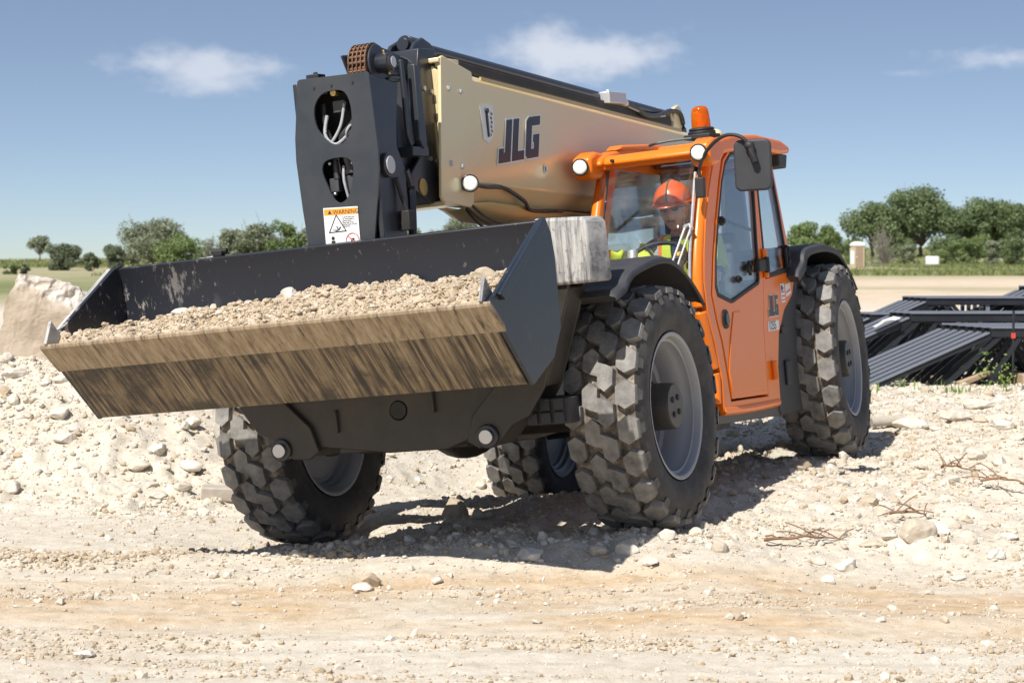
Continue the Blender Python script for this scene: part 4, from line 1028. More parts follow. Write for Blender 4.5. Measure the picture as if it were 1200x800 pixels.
plate_holes(bm, outline, [door, rglass], 1, YO-.05, YO)
# right-hand side frame
rwin = [(-1.14,.60),(-1.4,.55),(-2.55,.60),(-2.62,.70),(-2.5,1.20),(-2.40,1.34),(-1.56,1.37),(-1.44,1.22),(-1.22,.85)]
plate_holes(bm, outline, [rwin], 1, YI, YI+.04)
# A-pillars, rounded tubes
for y in (YO-.045, YI+.035): tube(bm, [(-1.08,y,-.08),(-1.10,y,.10),(-1.03,y,.30),(-.965,y,.50),(-.97,y,.66),(-1.03,y,.84),(-1.13,y,1.04),(-1.24,y,1.22),(-1.33,y,1.34)], .040, 14)
box(bm, (-1.03,(YO+YI)/2,.62),(.07,YO-YI-.06,.10));  box(bm, (-1.205,(YO+YI)/2,1.372),(.04,YO-YI,.03))
box(bm, (-1.66,(YO+YI)/2,-.14),(1.1,YO-YI-.06,.04)); box(bm, (-2.70,(YO+YI)/2,.58),(.06,YO-YI-.06,.06)); box(bm, (-2.44,(YO+YI)/2,1.37),(.08,YO-YI-.06,.06)); box(bm, (-2.35,(YO+YI)/2,.18),(.05,YO-YI-.06,.75))
cab = obj('cab', bm, M['orange'], TH, .006)
bm = BM(); box(bm, (-1.06,(YO+YI)/2,.28),(.05,YO-YI-.06,.60)); obj('bulkhead', bm, M['interior'], cab, .006)
# sculpted lower fairing line
bm = BM(); tube(bm, [(-1.12,YO-.02,-.125),(-1.6,YO-.015,-.15),(-2.18,YO-.02,-.165)], .03, 10); obj('lower_rail', bm, M['orange'], cab)
# door
bm = BM()
sh_ = lambda P, k: [((x+1.62)*k-1.62, (z-.68)*(k if True else 1)+.68) for x, z in P]
door_in = [(-1.09,.56),(-1.135,.40),(-1.19,.28),(-1.235,.08),(-1.25,-.02),(-1.265,-.068),(-1.95,-.098),(-1.978,.30),(-2.073,.60),(-2.083,1.428),(-1.95,1.438),(-1.645,1.413),(-1.515,1.352),(-1.415,1.215),(-1.275,.98),(-1.175,.78)]
plate_holes(bm, door_in, [dglass], 1, YO-.035, YO+.004)
dr = obj('door', bm, M['orange'], TH, .004)
# pressed panels on the door
bm = BM()
prism(bm, [(-1.24,.10),(-1.27,-.03),(-1.88,-.07),(-1.90,.0),(-1.75,.10),(-1.62,.30),(-1.55,.44),(-1.42,.44),(-1.32,.28)], 1, YO+.002, YO+.010)
obj('door_panel', bm, M['orange'], dr, .012, 3)
bm = BM(); plate_holes(bm, [(a[0]*1.0, a[1]) for a in dglass], [[((x+1.65)*.94-1.65, (z-.95)*.955+.95) for x, z in dglass]], 1, YO-.010, YO+.0065); obj('window_seal', bm, M['rubber'], dr, .002)
bm = BM(); prism(bm, [((x+1.65)*.965-1.65, (z-.95)*.975+.95) for x, z in dglass], 1, YO-.008, YO-.002); obj('door_glass', bm, M['glass'], dr, smooth=False)
bm = BM()
prism(bm, roundrect(-1.27,.405,.115,.115,.05), 1, YO+.002, YO+.012); hd = obj('door_handle', bm, M['rubber'], dr, .004)
bm = BM(); prism(bm, roundrect(-1.275,.405,.06,.075,.028), 1, YO+.0125, YO+.022); obj('latch', bm, M['black'], hd, .005)
for x, z, s in ((-1.80,.69,.032),(-1.57,.63,.022),(-1.36,.985,.028)):
    bm = BM(); cyl(bm, (x,YO-.002,z),(x,YO+.02,z),s, n=14); cyl(bm, (x,YO+.02,z),(x,YO+.032,z),s*.6, n=14)
    if s > .03: box(bm, (x,YO+.012,z),(.09,.018,.02)); box(bm, (x,YO+.012,z),(.02,.018,.09))
    obj('glass_knob', bm, M['rubber'], dr, .003)
bm = BM(); box(bm, (-2.01,YO+.02,.70),(.17,.03,.075)); cyl(bm, (-2.09,YO+.03,.65),(-2.09,YO+.03,.75),.018, n=12); obj('hinge', bm, M['rubber'], dr, .008)
bm = BM(); bm.free()
for hx, h0, h1 in ((-2.10,.62,.80),(-2.09,-.02,.10),(-2.12,1.34,1.40)):
    bm = BM(); cyl(bm, (hx,YO+.015,h0),(hx,YO+.015,h1),.020, n=14); obj('hinge', bm, M['orange'], cab, .004)
# rear side window
bm = BM(); plate_holes(bm, rglass, [[((x+2.36)*.90-2.36, (z-1.0)*.93+1.0) for x, z in rglass]], 1, YO-.02, YO+.003); obj('window_seal', bm, M['rubber'], cab, .002)
bm = BM(); prism(bm, [((x+2.36)*.95-2.36, (z-1.0)*.965+1.0) for x, z in rglass], 1, YO-.010, YO-.004); obj('side_window', bm, M['glass'], cab, smooth=False)
bm = BM(); tube(bm, [(-2.58,YO+.005,.80),(-2.57,YO+.03,.80),(-2.56,YO+.03,.68),(-2.57,YO+.005,.68)], .010, 8, res=2); prism(bm, roundrect(-2.60,.74,.05,.15,.02), 1, YO, YO+.012); obj('latch', bm, M['rubber'], cab, .003)
bm = BM(); prism(bm, rwin, 1, YI+.015, YI+.021); obj('side_window', bm, M['glass'], cab, smooth=False)
def sheet(name, P, mat, parent, th=.006):
    bm = BM(); bm.faces.new([bm.verts.new(p) for p in P]); return obj(name, bm, mat, parent, solid=th, smooth=False)
bm = BM()   # curved windscreen
ws_rows = [(-.945,.64),(-.975,.80),(-1.06,.98),(-1.16,1.16),(-1.265,1.355)]
g = [[bm.verts.new((x+.03+.020*math.cos(t*math.pi/2), YI+.06+(YO-YI-.14)*(t+1)/2, z)) for t in np.linspace(-1, 1, 9)] for x, z in ws_rows]
for a, b in zip(g, g[1:]):
    for k in range(8): bm.faces.new((a[k], a[k+1], b[k+1], b[k]))
wsd = obj('windscreen', bm, M['glass'], cab, solid=.005)
bm = BM(); bm2 = [(-.905,.655),(-.935,.80),(-1.02,.98),(-1.12,1.16),(-1.225,1.35)]
for y in (YO-.088, YI+.068): tube(bm, [(x-.045, y, z) for x, z in ws_rows], .013, 8)
obj('window_seal', bm, M['rubber'], wsd)
sheet('rear_window', [(-2.67,YI+.05,.62),(-2.67,YO-.06,.62),(-2.43,YO-.06,1.36),(-2.43,YI+.05,1.36)], M['glass'], cab)
bm = BM()   # roof with visor and rear overhang, lamp pods
rl = [(-1.14,1.385),(-1.17,1.43),(-1.30,1.465),(-1.60,1.50),(-2.10,1.515),(-2.60,1.49),(-2.76,1.455),(-2.775,1.41),(-2.55,1.40),(-1.95,1.425),(-1.50,1.39),(-1.25,1.36)]
prism(bm, rl, 1, YI-.01, YI+.10); prism(bm, rl, 1, YO-.05, YO+.045)
prism(bm, [(-1.14,1.385),(-1.17,1.43),(-1.225,1.446),(-1.225,1.37),(-1.20,1.368)], 1, YI+.10, YO-.05); prism(bm, [(-2.1,1.513),(-2.60,1.49),(-2.76,1.455),(-2.775,1.41),(-2.55,1.40),(-2.1,1.42)], 1, YI+.10, YO-.05)
roof = obj('roof', bm, M['orange'], TH, .022, 4)
sheet('added_skylight', [(-1.22,YI+.10,1.44),(-1.22,YO-.05,1.44),(-2.10,YO-.05,1.50),(-2.10,YI+.10,1.50)], M['glass'], roof)  # unseen roof opening and glass, added to let sun reach the driver
bm = BM(); prism(bm, [(-1.42,1.485),(-1.50,1.515),(-1.95,1.53),(-2.4,1.525),(-2.5,1.49)], 1, YI+.01, YI+.11); obj('roof_rib', bm, M['orange'], roof, .015, 3)
bm = BM(); prism(bm, [(-2.56,1.405),(-2.745,1.40),(-2.70,1.31),(-2.56,1.325)], 1, YI+.02, YO+.03); obj('roof_vent', bm, M['plastic'], roof, .008)
for y, s in ((YI+.005, -1), (YO+.02, 1)):
    bm = BM(); prism(bm, [(-1.055,1.44),(-1.05,1.345),(-1.10,1.305),(-1.22,1.31),(-1.34,1.38),(-1.36,1.46),(-1.16,1.475)], 1, y-.062, y+.062); pod = obj('lamp_pod', bm, M['orange'], roof, .025, 4)
    lamp((-1.035,y,1.385), (1,.12,-.06), .048, pod, 'rubber', 'headlight')
bm = BM(); cyl(bm, (-1.205,YI+.17,1.405),(-1.125,YI+.17,1.405),.010, n=10)
obj('roof_bolt', bm, M['rubber'], roof)
bm = BM(); tube(bm, [(-1.48,.98,1.50),(-1.46,.85,1.50),(-1.44,.76,1.492),(-1.5,.7,1.49)], .008, 6); obj('beacon_cable', bm, M['hose'], roof)
# beacon
BC = (-1.62, 1.0)
bm = BM(); cyl(bm, (BC[0],BC[1],1.50),(BC[0],BC[1],1.545),.085, n=28); cyl(bm, (BC[0],BC[1],1.548),(BC[0],BC[1],1.565),.080, .075, n=28); box(bm, (BC[0],BC[1],1.51),(.20,.17,.03)); bea = obj('beacon', bm, M['rubber'], TH, .006)
bm = BM()
prof = [(1.565,.058),(1.60,.058),(1.65,.054),(1.675,.050),(1.69,.040),(1.697,.022),(1.698,.0005)]
rg = [[bm.verts.new((BC[0]+r*math.cos(2*math.pi*k/32), BC[1]+r*math.sin(2*math.pi*k/32), z)) for k in range(32)] for z, r in prof]
for a, b in zip(rg, rg[1:]):
    for k in range(32): bm.faces.new((a[k], a[(k+1)%32], b[(k+1)%32], b[k]))
obj('beacon_lens', bm, M['amber'], bea)
bm = BM(); cyl(bm, (BC[0],BC[1],1.57),(BC[0],BC[1],1.61),.03, n=16); cyl(bm, (BC[0]+.01,BC[1],1.61),(BC[0]+.01,BC[1],1.65),.018, n=14); obj('bulb', bm, M['signorange'], bea)
# mirror
MC = (-1.02, 1.495, 1.275)
bm = BM(); prism(bm, roundrect(MC[1], MC[2], .215, .295, .04), 0, MC[0]-.03, MC[0]+.012)
mr = obj('mirror', bm, M['plastic'], TH, .012, 3)
mr.matrix_local = Matrix.Translation(MC) @ Matrix.Rotation(math.radians(8), 4, 'Z') @ Matrix.Rotation(math.radians(-3), 4, 'X') @ Matrix.Translation([-c for c in MC])
bm = BM(); prism(bm, roundrect(MC[1], MC[2], .19, .27, .03), 0, MC[0]-.034, MC[0]-.031); obj('mirror_glass', bm, M['steel'], mr)
bm = BM(); tube(bm, [(-1.09,YO+.02,1.20),(-1.09,YO+.02,1.28),(-1.07,YO+.06,1.36),(-1.03,YO+.14,1.43),(-1.00,YO+.22,1.455),(-.985,YO+.30,1.43),(-.985,YO+.34,1.36)], .011, 10); obj('mirror_arm', bm, M['rubber'], mr)
bm = BM(); tube(bm, [(-.985,YO+.34,1.38),(-.98,YO+.35,1.34),(-.98,YO+.365,1.29)], .022, 10, res=3); sphere(bm, (-.982,YO+.335,1.385), .03, (.8,1,.9)); obj('mirror_clamp', bm, M['rubber'], mr)
bm = BM(); box(bm, (-1.09,YO+.02,1.165),(.055,.055,.12)); obj('mirror_mount', bm, M['rubber'], mr, .008)
# windscreen wiper
bm = BM(); tube(bm, [(-.89,1.02,.83),(-.90,.97,.92),(-1.0,.96,1.02)], .007, 6, res=1) if False else None
bm = BM(); tube(bm, [(-.87,.93,.62),(-.90,1.00,.78),(-.955,1.07,.96)], .007, 6, res=2); tube(bm, [(-.87,.98,.62),(-.90,1.04,.78),(-.965,1.10,.95)], .006, 6, res=2)
tube(bm, [(-.955,1.065,.96),(-.99,1.085,.975),(-.965,1.11,.95)], .012, 6, res=2); obj('wiper_arm', bm, M['alu'], wsd)
bm = BM(); tube(bm, [(-.90,1.085,.60),(-.94,1.09,.80),(-1.02,1.095,1.0),(-1.13,1.095,1.22),(-1.16,1.095,1.28)], .009, 6, res=2); obj('wiper_blade', bm, M['greyhose'], wsd)
bm = BM(); tube(bm, [(-2.45,YI+.12,1.2),(-2.40,.75,1.05),(-2.5,1.0,.92)], .012, 6, res=2); obj('rear_wiper', bm, M['rubber'], cab)
# cab interior
bm = BM(); prism(bm, [(-1.52,.20),(-1.50,.30),(-1.90,.33),(-2.02,.92),(-2.12,.93),(-2.08,.20)], 1, .58, 1.00); prism(bm, [(-2.02,.95),(-2.03,1.12),(-2.10,1.13),(-2.12,.95)], 1, .68, .90); box(bm, (-1.8,.79,.08),(.4,.36,.24))
obj('seat', bm, M['interior'], cab, .03, 3)
bm = BM(); box(bm, (-1.72,1.06,.42),(.40,.07,.05)); box(bm, (-1.72,.51,.42),(.40,.09,.22)); obj('armrest', bm, M['interior'], cab, .015)
bm = BM(); tube(bm, [(-1.14+.185*math.sin(a*math.pi/12)*.55-.02, .80+.185*math.cos(a*math.pi/12), .79+.185*math.sin(a*math.pi/12)*.55*-1) for a in range(24)], .014, 8, closed=True, res=1)
for a in (0, 2.1, 4.2): tube(bm, [(-1.16,.80,.79),(-1.16+.175*math.sin(a)*.55,.80+.175*math.cos(a),.79-.175*math.sin(a)*.55)], .010, 6, res=1)
cyl(bm, (-1.16,.80,.79),(-1.06,.80,.60),.03); obj('steering_wheel', bm, M['rubber'], cab)
bm = BM(); box(bm, (-1.10,.79,.56),(.16,.5,.16)); box(bm, (-1.07,.60,.655),(.10,.18,.03)); obj('dashboard', bm, M['interior'], cab, .02)
bm = BM(); cyl(bm, (-1.10,.665,.66),(-1.16,.655,.86),.032, n=16); cyl(bm, (-1.10,.665,.65),(-1.11,.665,.70),.04, n=16); obj('muffler_stand_in', bm, M['alu'], cab, .004)  # cylinder added inside the cab as a stand-in for the exhaust muffler
bm = BM(); box(bm, (-2.32,(YI+YO)/2,1.385),(.4,YO-YI-.12,.02)); box(bm, (-2.3,.52,.9),(.06,.12,.9)); obj('headliner', bm, M['interior'], cab, .01)
# side decals
put_logo(cab, -2.12, .375, .13, 1.0, 0, YO+.002, .08, True)
bm = BM(); prism(bm, [(-2.08,.285),(-2.30,.285),(-2.31,.345),(-2.085,.345)], 1, YO+.001, YO+.003); md = obj('model_plate', bm, M['white'], cab, smooth=False)
text_mesh('1255', .075, M['decalblack'], md, (-2.095,YO+.004,.292), (-1,0,0), (0,0,1))
bm = BM(); prism(bm, [(-2.41,.45),(-2.49,.45),(-2.49,.57),(-2.41,.57)], 1, YO+.001, YO+.003); prism(bm, [(-2.515,.48),(-2.625,.50),(-2.625,.575),(-2.515,.56)], 1, YO+.001, YO+.003); st = obj('sticker', bm, M['white'], cab, smooth=False)
bm = BM()
for k in range(4): prism(bm, [(-2.42,.462+.025*k),(-2.48,.462+.025*k),(-2.48,.470+.025*k),(-2.42,.470+.025*k)], 1, YO+.0035, YO+.0045)
prism(bm, [(-2.53,.505),(-2.61,.522),(-2.61,.532),(-2.53,.515)], 1, YO+.0035, YO+.0045); obj('sticker_stripe', bm, M['red'], st, smooth=False)
bm = BM(); prism(bm, [(-2.42,.525),(-2.45,.525),(-2.45,.56),(-2.42,.56)], 1, YO+.005, YO+.006); obj('sticker_corner', bm, M['blue'], st, smooth=False)

# ------------------------------------------------------------------ the driver
def skin_mesh(joints, edges, sub=2):
    me = bpy.data.meshes.new('sk'); me.from_pydata([j[0] for j in joints], edges, []); o = bpy.data.objects.new('sk', me); COL.objects.link(o)
    s = o.modifiers.new('s', 'SKIN'); s.use_smooth_shade = True
    sv = me.skin_vertices[0].data
    for i, j in enumerate(joints):
        r = j[1]; sv[i].radius = (r, r) if isinstance(r, (int, float)) else r
        sv[i].use_root = (i == 0)
    u_ = o.modifiers.new('u', 'SUBSURF'); u_.levels = sub; u_.render_levels = sub
    bpy.context.view_layer.update(); dg = bpy.context.evaluated_depsgraph_get()
    r = bpy.data.meshes.new_from_object(o.evaluated_get(dg)); bpy.data.objects.remove(o); return r
DR = empty('person', MM)
tag(DR, 'driver in orange hard hat and yellow vest at the steering wheel inside the cab', 'person')
J = [((-1.78,.80,.40),(.15,.11)), ((-1.73,.80,.58),(.14,.11)), ((-1.66,.80,.76),(.15,.10)), ((-1.61,.80,.885),(.12,.085)), ((-1.59,.80,.92),.050), ((-1.565,.80,.985),.055),
     ((-1.61,1.00,.87),.062), ((-1.54,1.05,.66),.050), ((-1.42,1.00,.66),.040), ((-1.28,.95,.76),.032),
     ((-1.61,.60,.87),.062), ((-1.54,.54,.66),.050), ((-1.42,.58,.66),.040), ((-1.27,.66,.74),.032),
     ((-1.72,.90,.36),.085), ((-1.36,.92,.40),.068), ((-1.32,.92,.05),.05), ((-1.24,.92,-.07),.04),
     ((-1.72,.70,.36),.085), ((-1.36,.68,.40),.068), ((-1.32,.68,.05),.05), ((-1.24,.68,-.07),.04)]
Ed = [(0,1),(1,2),(2,3),(3,4),(4,5),(3,6),(6,7),(7,8),(8,9),(3,10),(10,11),(11,12),(12,13),(0,14),(14,15),(15,16),(16,17),(0,18),(18,19),(19,20),(20,21)]
bodyme = skin_mesh(J, Ed)
HC = Vector((-1.545,.80,1.085)); HR = Matrix.Rotation(math.radians(3), 3, 'Z') @ Matrix.Rotation(math.radians(7), 3, 'Y')
def head_bm(bm):
    r = bmesh.ops.create_uvsphere(bm, u_segments=32, v_segments=24, radius=.105)
    for v in r['verts']:
        x, y, z = v.co
        y *= .76; x *= .92; z *= 1.15
        if z < 0: k = 1+z*1.5; y *= max(.66, k); x = x*max(.8, 1+z*.5)+(-z)*.14
        if x > .05:
            a = math.exp(-(y/.014)**2)
            x += .036*a*math.exp(-((z+.016)/.018)**2)+.010*a*math.exp(-((z-.01)/.018)**2)
            x -= .011*(math.exp(-((abs(y)-.031)/.014)**2)*math.exp(-((z-.022)/.012)**2))
            x += .009*math.exp(-(y/.022)**2)*math.exp(-((z+.052)/.008)**2)-.010*math.exp(-(y/.024)**2)*math.exp(-((z+.060)/.004)**2)
            x += .010*math.exp(-(y/.022)**2)*math.exp(-((z+.088)/.014)**2)
        v.co = HC+HR@Vector((x, y, z))
    for s in (-1, 1):
        q = bmesh.ops.create_uvsphere(bm, u_segments=12, v_segments=8, radius=.03, matrix=Matrix.Translation(HC+HR@Vector((-.005,s*.080,-.005))) @ HR.to_4x4() @ Matrix.Diagonal((.7,.28,1.1,1)))
bm = BM(); bm.from_mesh(bodyme); head_bm(bm)
# material by height: shirt / skin / jeans
mats_p = [M['navy'], M['skin'], M['jeans']]
for f in bm.faces:
    c = f.calc_center_median()
    if c.z > .925 and c.x > -1.75: f.material_index = 1
    elif c.z < .45 and c.x < 5 and not (c.y > 1.02 or c.y < .55): f.material_index = 2
    elif c.x > -1.50 and c.z > .55: f.material_index = 1
    else: f.material_index = 0
for f in bm.faces: f.smooth = True
me = bpy.data.meshes.new('body'); bm.to_mesh(me); bm.free()
for m in mats_p: me.materials.append(m)
ob = bpy.data.objects.new('body', me); COL.objects.link(ob); ob.parent = DR
# hard hat
bm = BM(); r = bmesh.ops.create_uvsphere(bm, u_segments=40, v_segments=24, radius=.128)
dele = []
for v in r['verts']:
    x, y, z = v.co
    if z < -.002: dele.append(v); continue
    z = z*.98; y *= .90; x *= 1.06
    z += .008*math.exp(-(y/.018)**2)*(z/.12) if z > 0 else 0
    v.co = (x, y, z+.045)
bmesh.ops.delete(bm, geom=dele, context='VERTS')
n = 40; ri = []; ro = []
for k in range(n):
    a = 2*math.pi*k/n; ex = .018+.045*max(0, math.cos(a))**2
    ri.append(bm.verts.new((.1355*math.cos(a), .115*math.sin(a), .047))); ro.append(bm.verts.new(((.1355+ex)*math.cos(a), (.115+.015)*math.sin(a), .038-.010*max(0, math.cos(a)))))
for k in range(n): bm.faces.new((ri[k], ri[(k+1)%n], ro[(k+1)%n], ro[k]))
for v in bm.verts: v.co = HC+HR@Vector((v.co.x-.006, v.co.y, v.co.z+.008))
hat = obj('hard_hat', bm, M['helmet'], DR, solid=.004)
bm = BM(); tube(bm, [HC+HR@Vector((.136*math.cos(a)-.006, .0, .055+.131*math.sin(a))) for a in np.linspace(.05, 3.0, 14)], .0075, 6, res=1)
obj('hat_band', bm, M['rust'], hat)
# safety glasses, mouth, brows
bm = BM()
for s in (-1, 1):
    q = bmesh.ops.create_uvsphere(bm, u_segments=14, v_segments=8, radius=.024, matrix=Matrix.Translation(HC+HR@Vector((.090,s*.032,.020))) @ HR.to_4x4() @ Matrix.Diagonal((.3,1.1,.72,1)))
    tube(bm, [HC+HR@Vector((.092,s*.055,.024)), HC+HR@Vector((.0,s*.082,.02))], .003, 6)
tube(bm, [HC+HR@Vector((.098,-.012,.024)), HC+HR@Vector((.100,0,.027)), HC+HR@Vector((.098,.012,.024))], .003, 6); obj('safety_glasses', bm, M['jeans'], DR)
bm = BM(); tube(bm, [HC+HR@Vector((.088,-.022,-.056)), HC+HR@Vector((.097,0,-.054)), HC+HR@Vector((.088,.022,-.056))], .0045, 8); obj('mouth', bm, M['twig'], DR)
# vest: shell around the torso
bm = BM(); secs = [(-1.765,.43,.165,.125),(-1.725,.55,.165,.128),(-1.675,.68,.185,.132),(-1.64,.80,.200,.125),(-1.615,.895,.185,.105),(-1.60,.945,.115,.078)]
rg = []
for x, z, hw_, hd_ in secs: rg.append([bm.verts.new((x+hd_*math.cos(t), .80+hw_*math.sin(t), z)) for t in [2*math.pi*k/36 for k in range(36)]])
for i_, (a, b) in enumerate(zip(rg, rg[1:])):
    for k in range(36):
        if k in (35, 0) and i_ > 1: continue     # open front neckline
        f = bm.faces.new((a[k], a[(k+1)%36], b[(k+1)%36], b[k]))
        if i_ == 0 or (4 <= k <= 5) or (30 <= k <= 31): f.material_index = 1
        if k in (3, 6, 29, 32): f.material_index = 2
vst = obj('safety_vest', bm, [M['vest'], M['silvertape'], M['vestorange']], DR, solid=.012)
sub_ = vst.modifiers.new('u', 'SUBSURF'); sub_.levels = 1; sub_.render_levels = 1
bm = BM()
for s, P in ((1, [(-1.61,1.00,.885),(-1.58,1.03,.76),(-1.55,1.045,.70)]), (-1, [(-1.61,.60,.885),(-1.58,.565,.76),(-1.555,.545,.70)])): tube(bm, P, [.075,.070,.066,.064,.062,.060,.058,.056,.054,.053,.053,.052,.052][:13] if False else .066, 12)
obj('vest_sleeve', bm, M['vest'], DR)
# gloves with five fingers closed round the wheel rim
def glove(w, sgn):
    w = Vector(w); px_, py_, pz_ = w
    J = [((px_,py_,pz_),.026),((px_+.035,py_-sgn*.006,pz_+.03),(.036,.020))]; E_ = [(0,1)]
    for k in range(4):
        o_ = (k-1.5)*.021; L_ = (.9,1.05,1.0,.8)[k]
        b0 = len(J); J += [((px_+.065,py_+sgn*o_,pz_+.055),.0105),((px_+.065+.030*L_,py_+sgn*o_*1.05,pz_+.050),.0098),((px_+.062+.034*L_,py_+sgn*o_*1.05,pz_+.018),.009)]
        E_ += [(1,b0),(b0,b0+1),(b0+1,b0+2)]
    b0 = len(J); J += [((px_+.035,py_-sgn*.042,pz_+.030),.0115),((px_+.068,py_-sgn*.048,pz_+.022),.0105)]; E_ += [(1,b0),(b0,b0+1)]
    m_ = skin_mesh(J, E_, 2)
    for p in m_.polygons: p.use_smooth = True
    m_.materials.append(M['glove']); m_.materials.append(M['gloveyellow'])
    for p in m_.polygons:
        if p.center.x > px_+.066 and abs(p.center.z-pz_-.052) < .014 or (abs(p.center.x-px_-.03) < .016 and p.center.z > pz_+.040): p.material_index = 1
    o = bpy.data.objects.new('glove', m_); COL.objects.link(o); o.parent = DR
glove((-1.275,.945,.765), 1); glove((-1.265,.665,.745), -1)
# hi-vis vest lying at the far side of the cab
bm = BM(); vv = []
for j in range(9):
    for i_ in range(7):
        u_, v_ = i_/6, j/8; vv.append(bm.verts.new((-1.17-.03*math.sin(v_*5+u_*3)-.10*u_, .475+.085*u_*(1-.35*v_)+.01*math.sin(v_*9), .70+.17*v_+.01*math.sin(u_*7))))
for j in range(8):
    for i_ in range(6):
        f = bm.faces.new((vv[j*7+i_], vv[j*7+i_+1], vv[(j+1)*7+i_+1], vv[(j+1)*7+i_]))
        f.material_index = 1 if i_ < 2 else (2 if j in (3,4) else 0)
o = obj('spare_vest', bm, [M['vest'], M['vestorange'], M['silvertape']], None, solid=.012); o.matrix_world = MM
tag(o, 'folded yellow and orange safety vest inside the cab by the far window pillar', 'safety vest')

# ------------------------------------------------------------------ small things on the ground
x, y, z = ground_pt(258, 583); bm = BM(); box(bm, (0,0,0),(.24,.14,.09)); o = obj('concrete_block', bm, M['concrete'], None, .01); o.location = (x, y, z+.04); o.rotation_euler = (.05,.05,.1)
tag(o, 'small grey concrete block lying beside the far front tyre', 'block')
x, y, z = ground_pt(1140, 452); bm = BM(); box(bm, (0,0,0),(.36,.10,.05)); o = obj('wood_plank', bm, M['wood'], None, .006); o.location = (x, y, z+.07); o.rotation_euler = (0,math.radians(-17),math.radians(25))
tag(o, 'short weathered wooden plank on the rubble in front of the steel trusses', 'plank')
x, y, z = ground_pt(1040, 500); bm = BM(); tube(bm, [(-.12,0,0),(.0,.02,.01),(.14,.04,.03)], .035, 16); o = obj('pipe_stub', bm, M['concrete']); o.location = (x, y, z+.04)
tag(o, 'short pale pipe stub sticking out beside the rear tyre', 'pipe')
def branch(px, py, ang, L, seed, label, col='twig', lift=.03):
    x, y, z = ground_pt(px, py); r = random.Random(seed); bm = BM()
    main = [(L*(t-.5), .04*math.sin(t*5+seed)+r.uniform(-.012,.012), lift+.02*math.sin(t*4)+r.uniform(-.004,.01)) for t in [k/7 for k in range(8)]]
    tube(bm, main, [.010-.007*k/42 for k in range(43)], 6)
    for k in range(9):
        p = Vector(main[r.randint(1, 6)]); d = Vector((r.choice([-1,1])*r.uniform(.3,1), r.uniform(-.7,.7), r.uniform(-.1,.5))).normalized()*r.uniform(.06,.20)
        tube(bm, [p, p+d*.5+Vector((0,0,.01)), p+d], .0035, 5, res=3)
    o = obj('branch', bm, M[col]); o.location = (x, y, z); o.rotation_euler = (0,0,ang); return tag(o, label, 'branch')
branch(948, 638, .12, .48, 3, 'dry reddish brown branch with side twigs lying on the bank below the cab')
branch(1182, 583, -.9, .36, 5, 'dark forked twig sticking up at the right edge of the bank', 'twig', .07)
branch(1066, 612, .4, .22, 8, 'thin dead twigs behind the upright pointed boulder', 'twig')
branch(1120, 556, -.6, .2, 9, 'small dry twig among the stones high on the bank', 'twig')

# ------------------------------------------------------------------ steel trusses
def make_truss():
    """open-web joist: wide channel end brace, chords and diagonals; local origin below the top chord's left end"""
    t = empty('steel_truss'); H = .60; L = 3.9
    def chan(a, b, w, h, nm, parts):
        a, b = Vector(a), Vector(b); d = b-a; c = (a+b)/2; ang = math.atan2(d.z, d.x); R_ = Matrix.Rotation(-ang, 3, 'Y'); bm = BM()
        up = R_@Vector((0,0,1))
        box(bm, c, (d.length, w, .008), R_)
        for q in (-1, 1): box(bm, c+up*.007+Vector((0,q*(w/2-.008),0)), (d.length, .010, .010), R_)
        for q in (-1, 1): box(bm, c-up*(h/2+.004)+Vector((0,q*(w*.30),0)), (d.length, .010, h), R_, 1)
        return obj(nm, bm, parts, t, 0, smooth=False)
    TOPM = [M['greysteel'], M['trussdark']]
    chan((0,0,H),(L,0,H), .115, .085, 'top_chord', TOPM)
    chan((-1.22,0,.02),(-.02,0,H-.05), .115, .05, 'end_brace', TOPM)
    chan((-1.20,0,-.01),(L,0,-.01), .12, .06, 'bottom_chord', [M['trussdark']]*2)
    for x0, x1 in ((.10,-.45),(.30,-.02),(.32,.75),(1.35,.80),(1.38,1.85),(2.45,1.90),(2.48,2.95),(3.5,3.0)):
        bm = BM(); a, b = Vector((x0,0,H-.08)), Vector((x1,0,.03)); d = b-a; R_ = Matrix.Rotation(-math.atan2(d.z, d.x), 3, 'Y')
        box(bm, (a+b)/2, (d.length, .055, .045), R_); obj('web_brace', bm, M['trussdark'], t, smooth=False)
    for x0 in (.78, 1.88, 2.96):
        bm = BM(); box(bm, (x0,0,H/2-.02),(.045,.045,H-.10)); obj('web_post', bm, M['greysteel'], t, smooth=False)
    return t
proto = make_truss(); used = [False]
BUN = [ # px of upper left chord end (front truss), py, depth, count, yaw, place words
 (1161, 384, 21.0, 7, .03, 'front bundle of steel trusses'),
 (1067, 367, 23.6, 4, .03, 'middle bundle of steel trusses'),
 (1020, 368, 25.2, 4, .03, 'bundle of steel trusses half hidden by the rear tyre'),
 (1086, 349, 27.0, 5, .03, 'rear bundle of steel trusses'),
 (1210, 336, 27.5, 3, .03, 'upper bundle of steel trusses at the right edge'),
 ]
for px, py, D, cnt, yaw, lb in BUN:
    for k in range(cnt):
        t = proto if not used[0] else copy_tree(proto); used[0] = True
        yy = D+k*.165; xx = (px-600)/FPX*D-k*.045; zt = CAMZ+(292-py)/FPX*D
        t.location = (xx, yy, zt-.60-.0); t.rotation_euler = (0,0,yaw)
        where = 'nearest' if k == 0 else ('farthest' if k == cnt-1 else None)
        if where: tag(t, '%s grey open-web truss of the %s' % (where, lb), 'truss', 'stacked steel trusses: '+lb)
        else: tag(t, 'inner grey truss of the %s' % lb, 'truss', 'stacked steel trusses: '+lb)
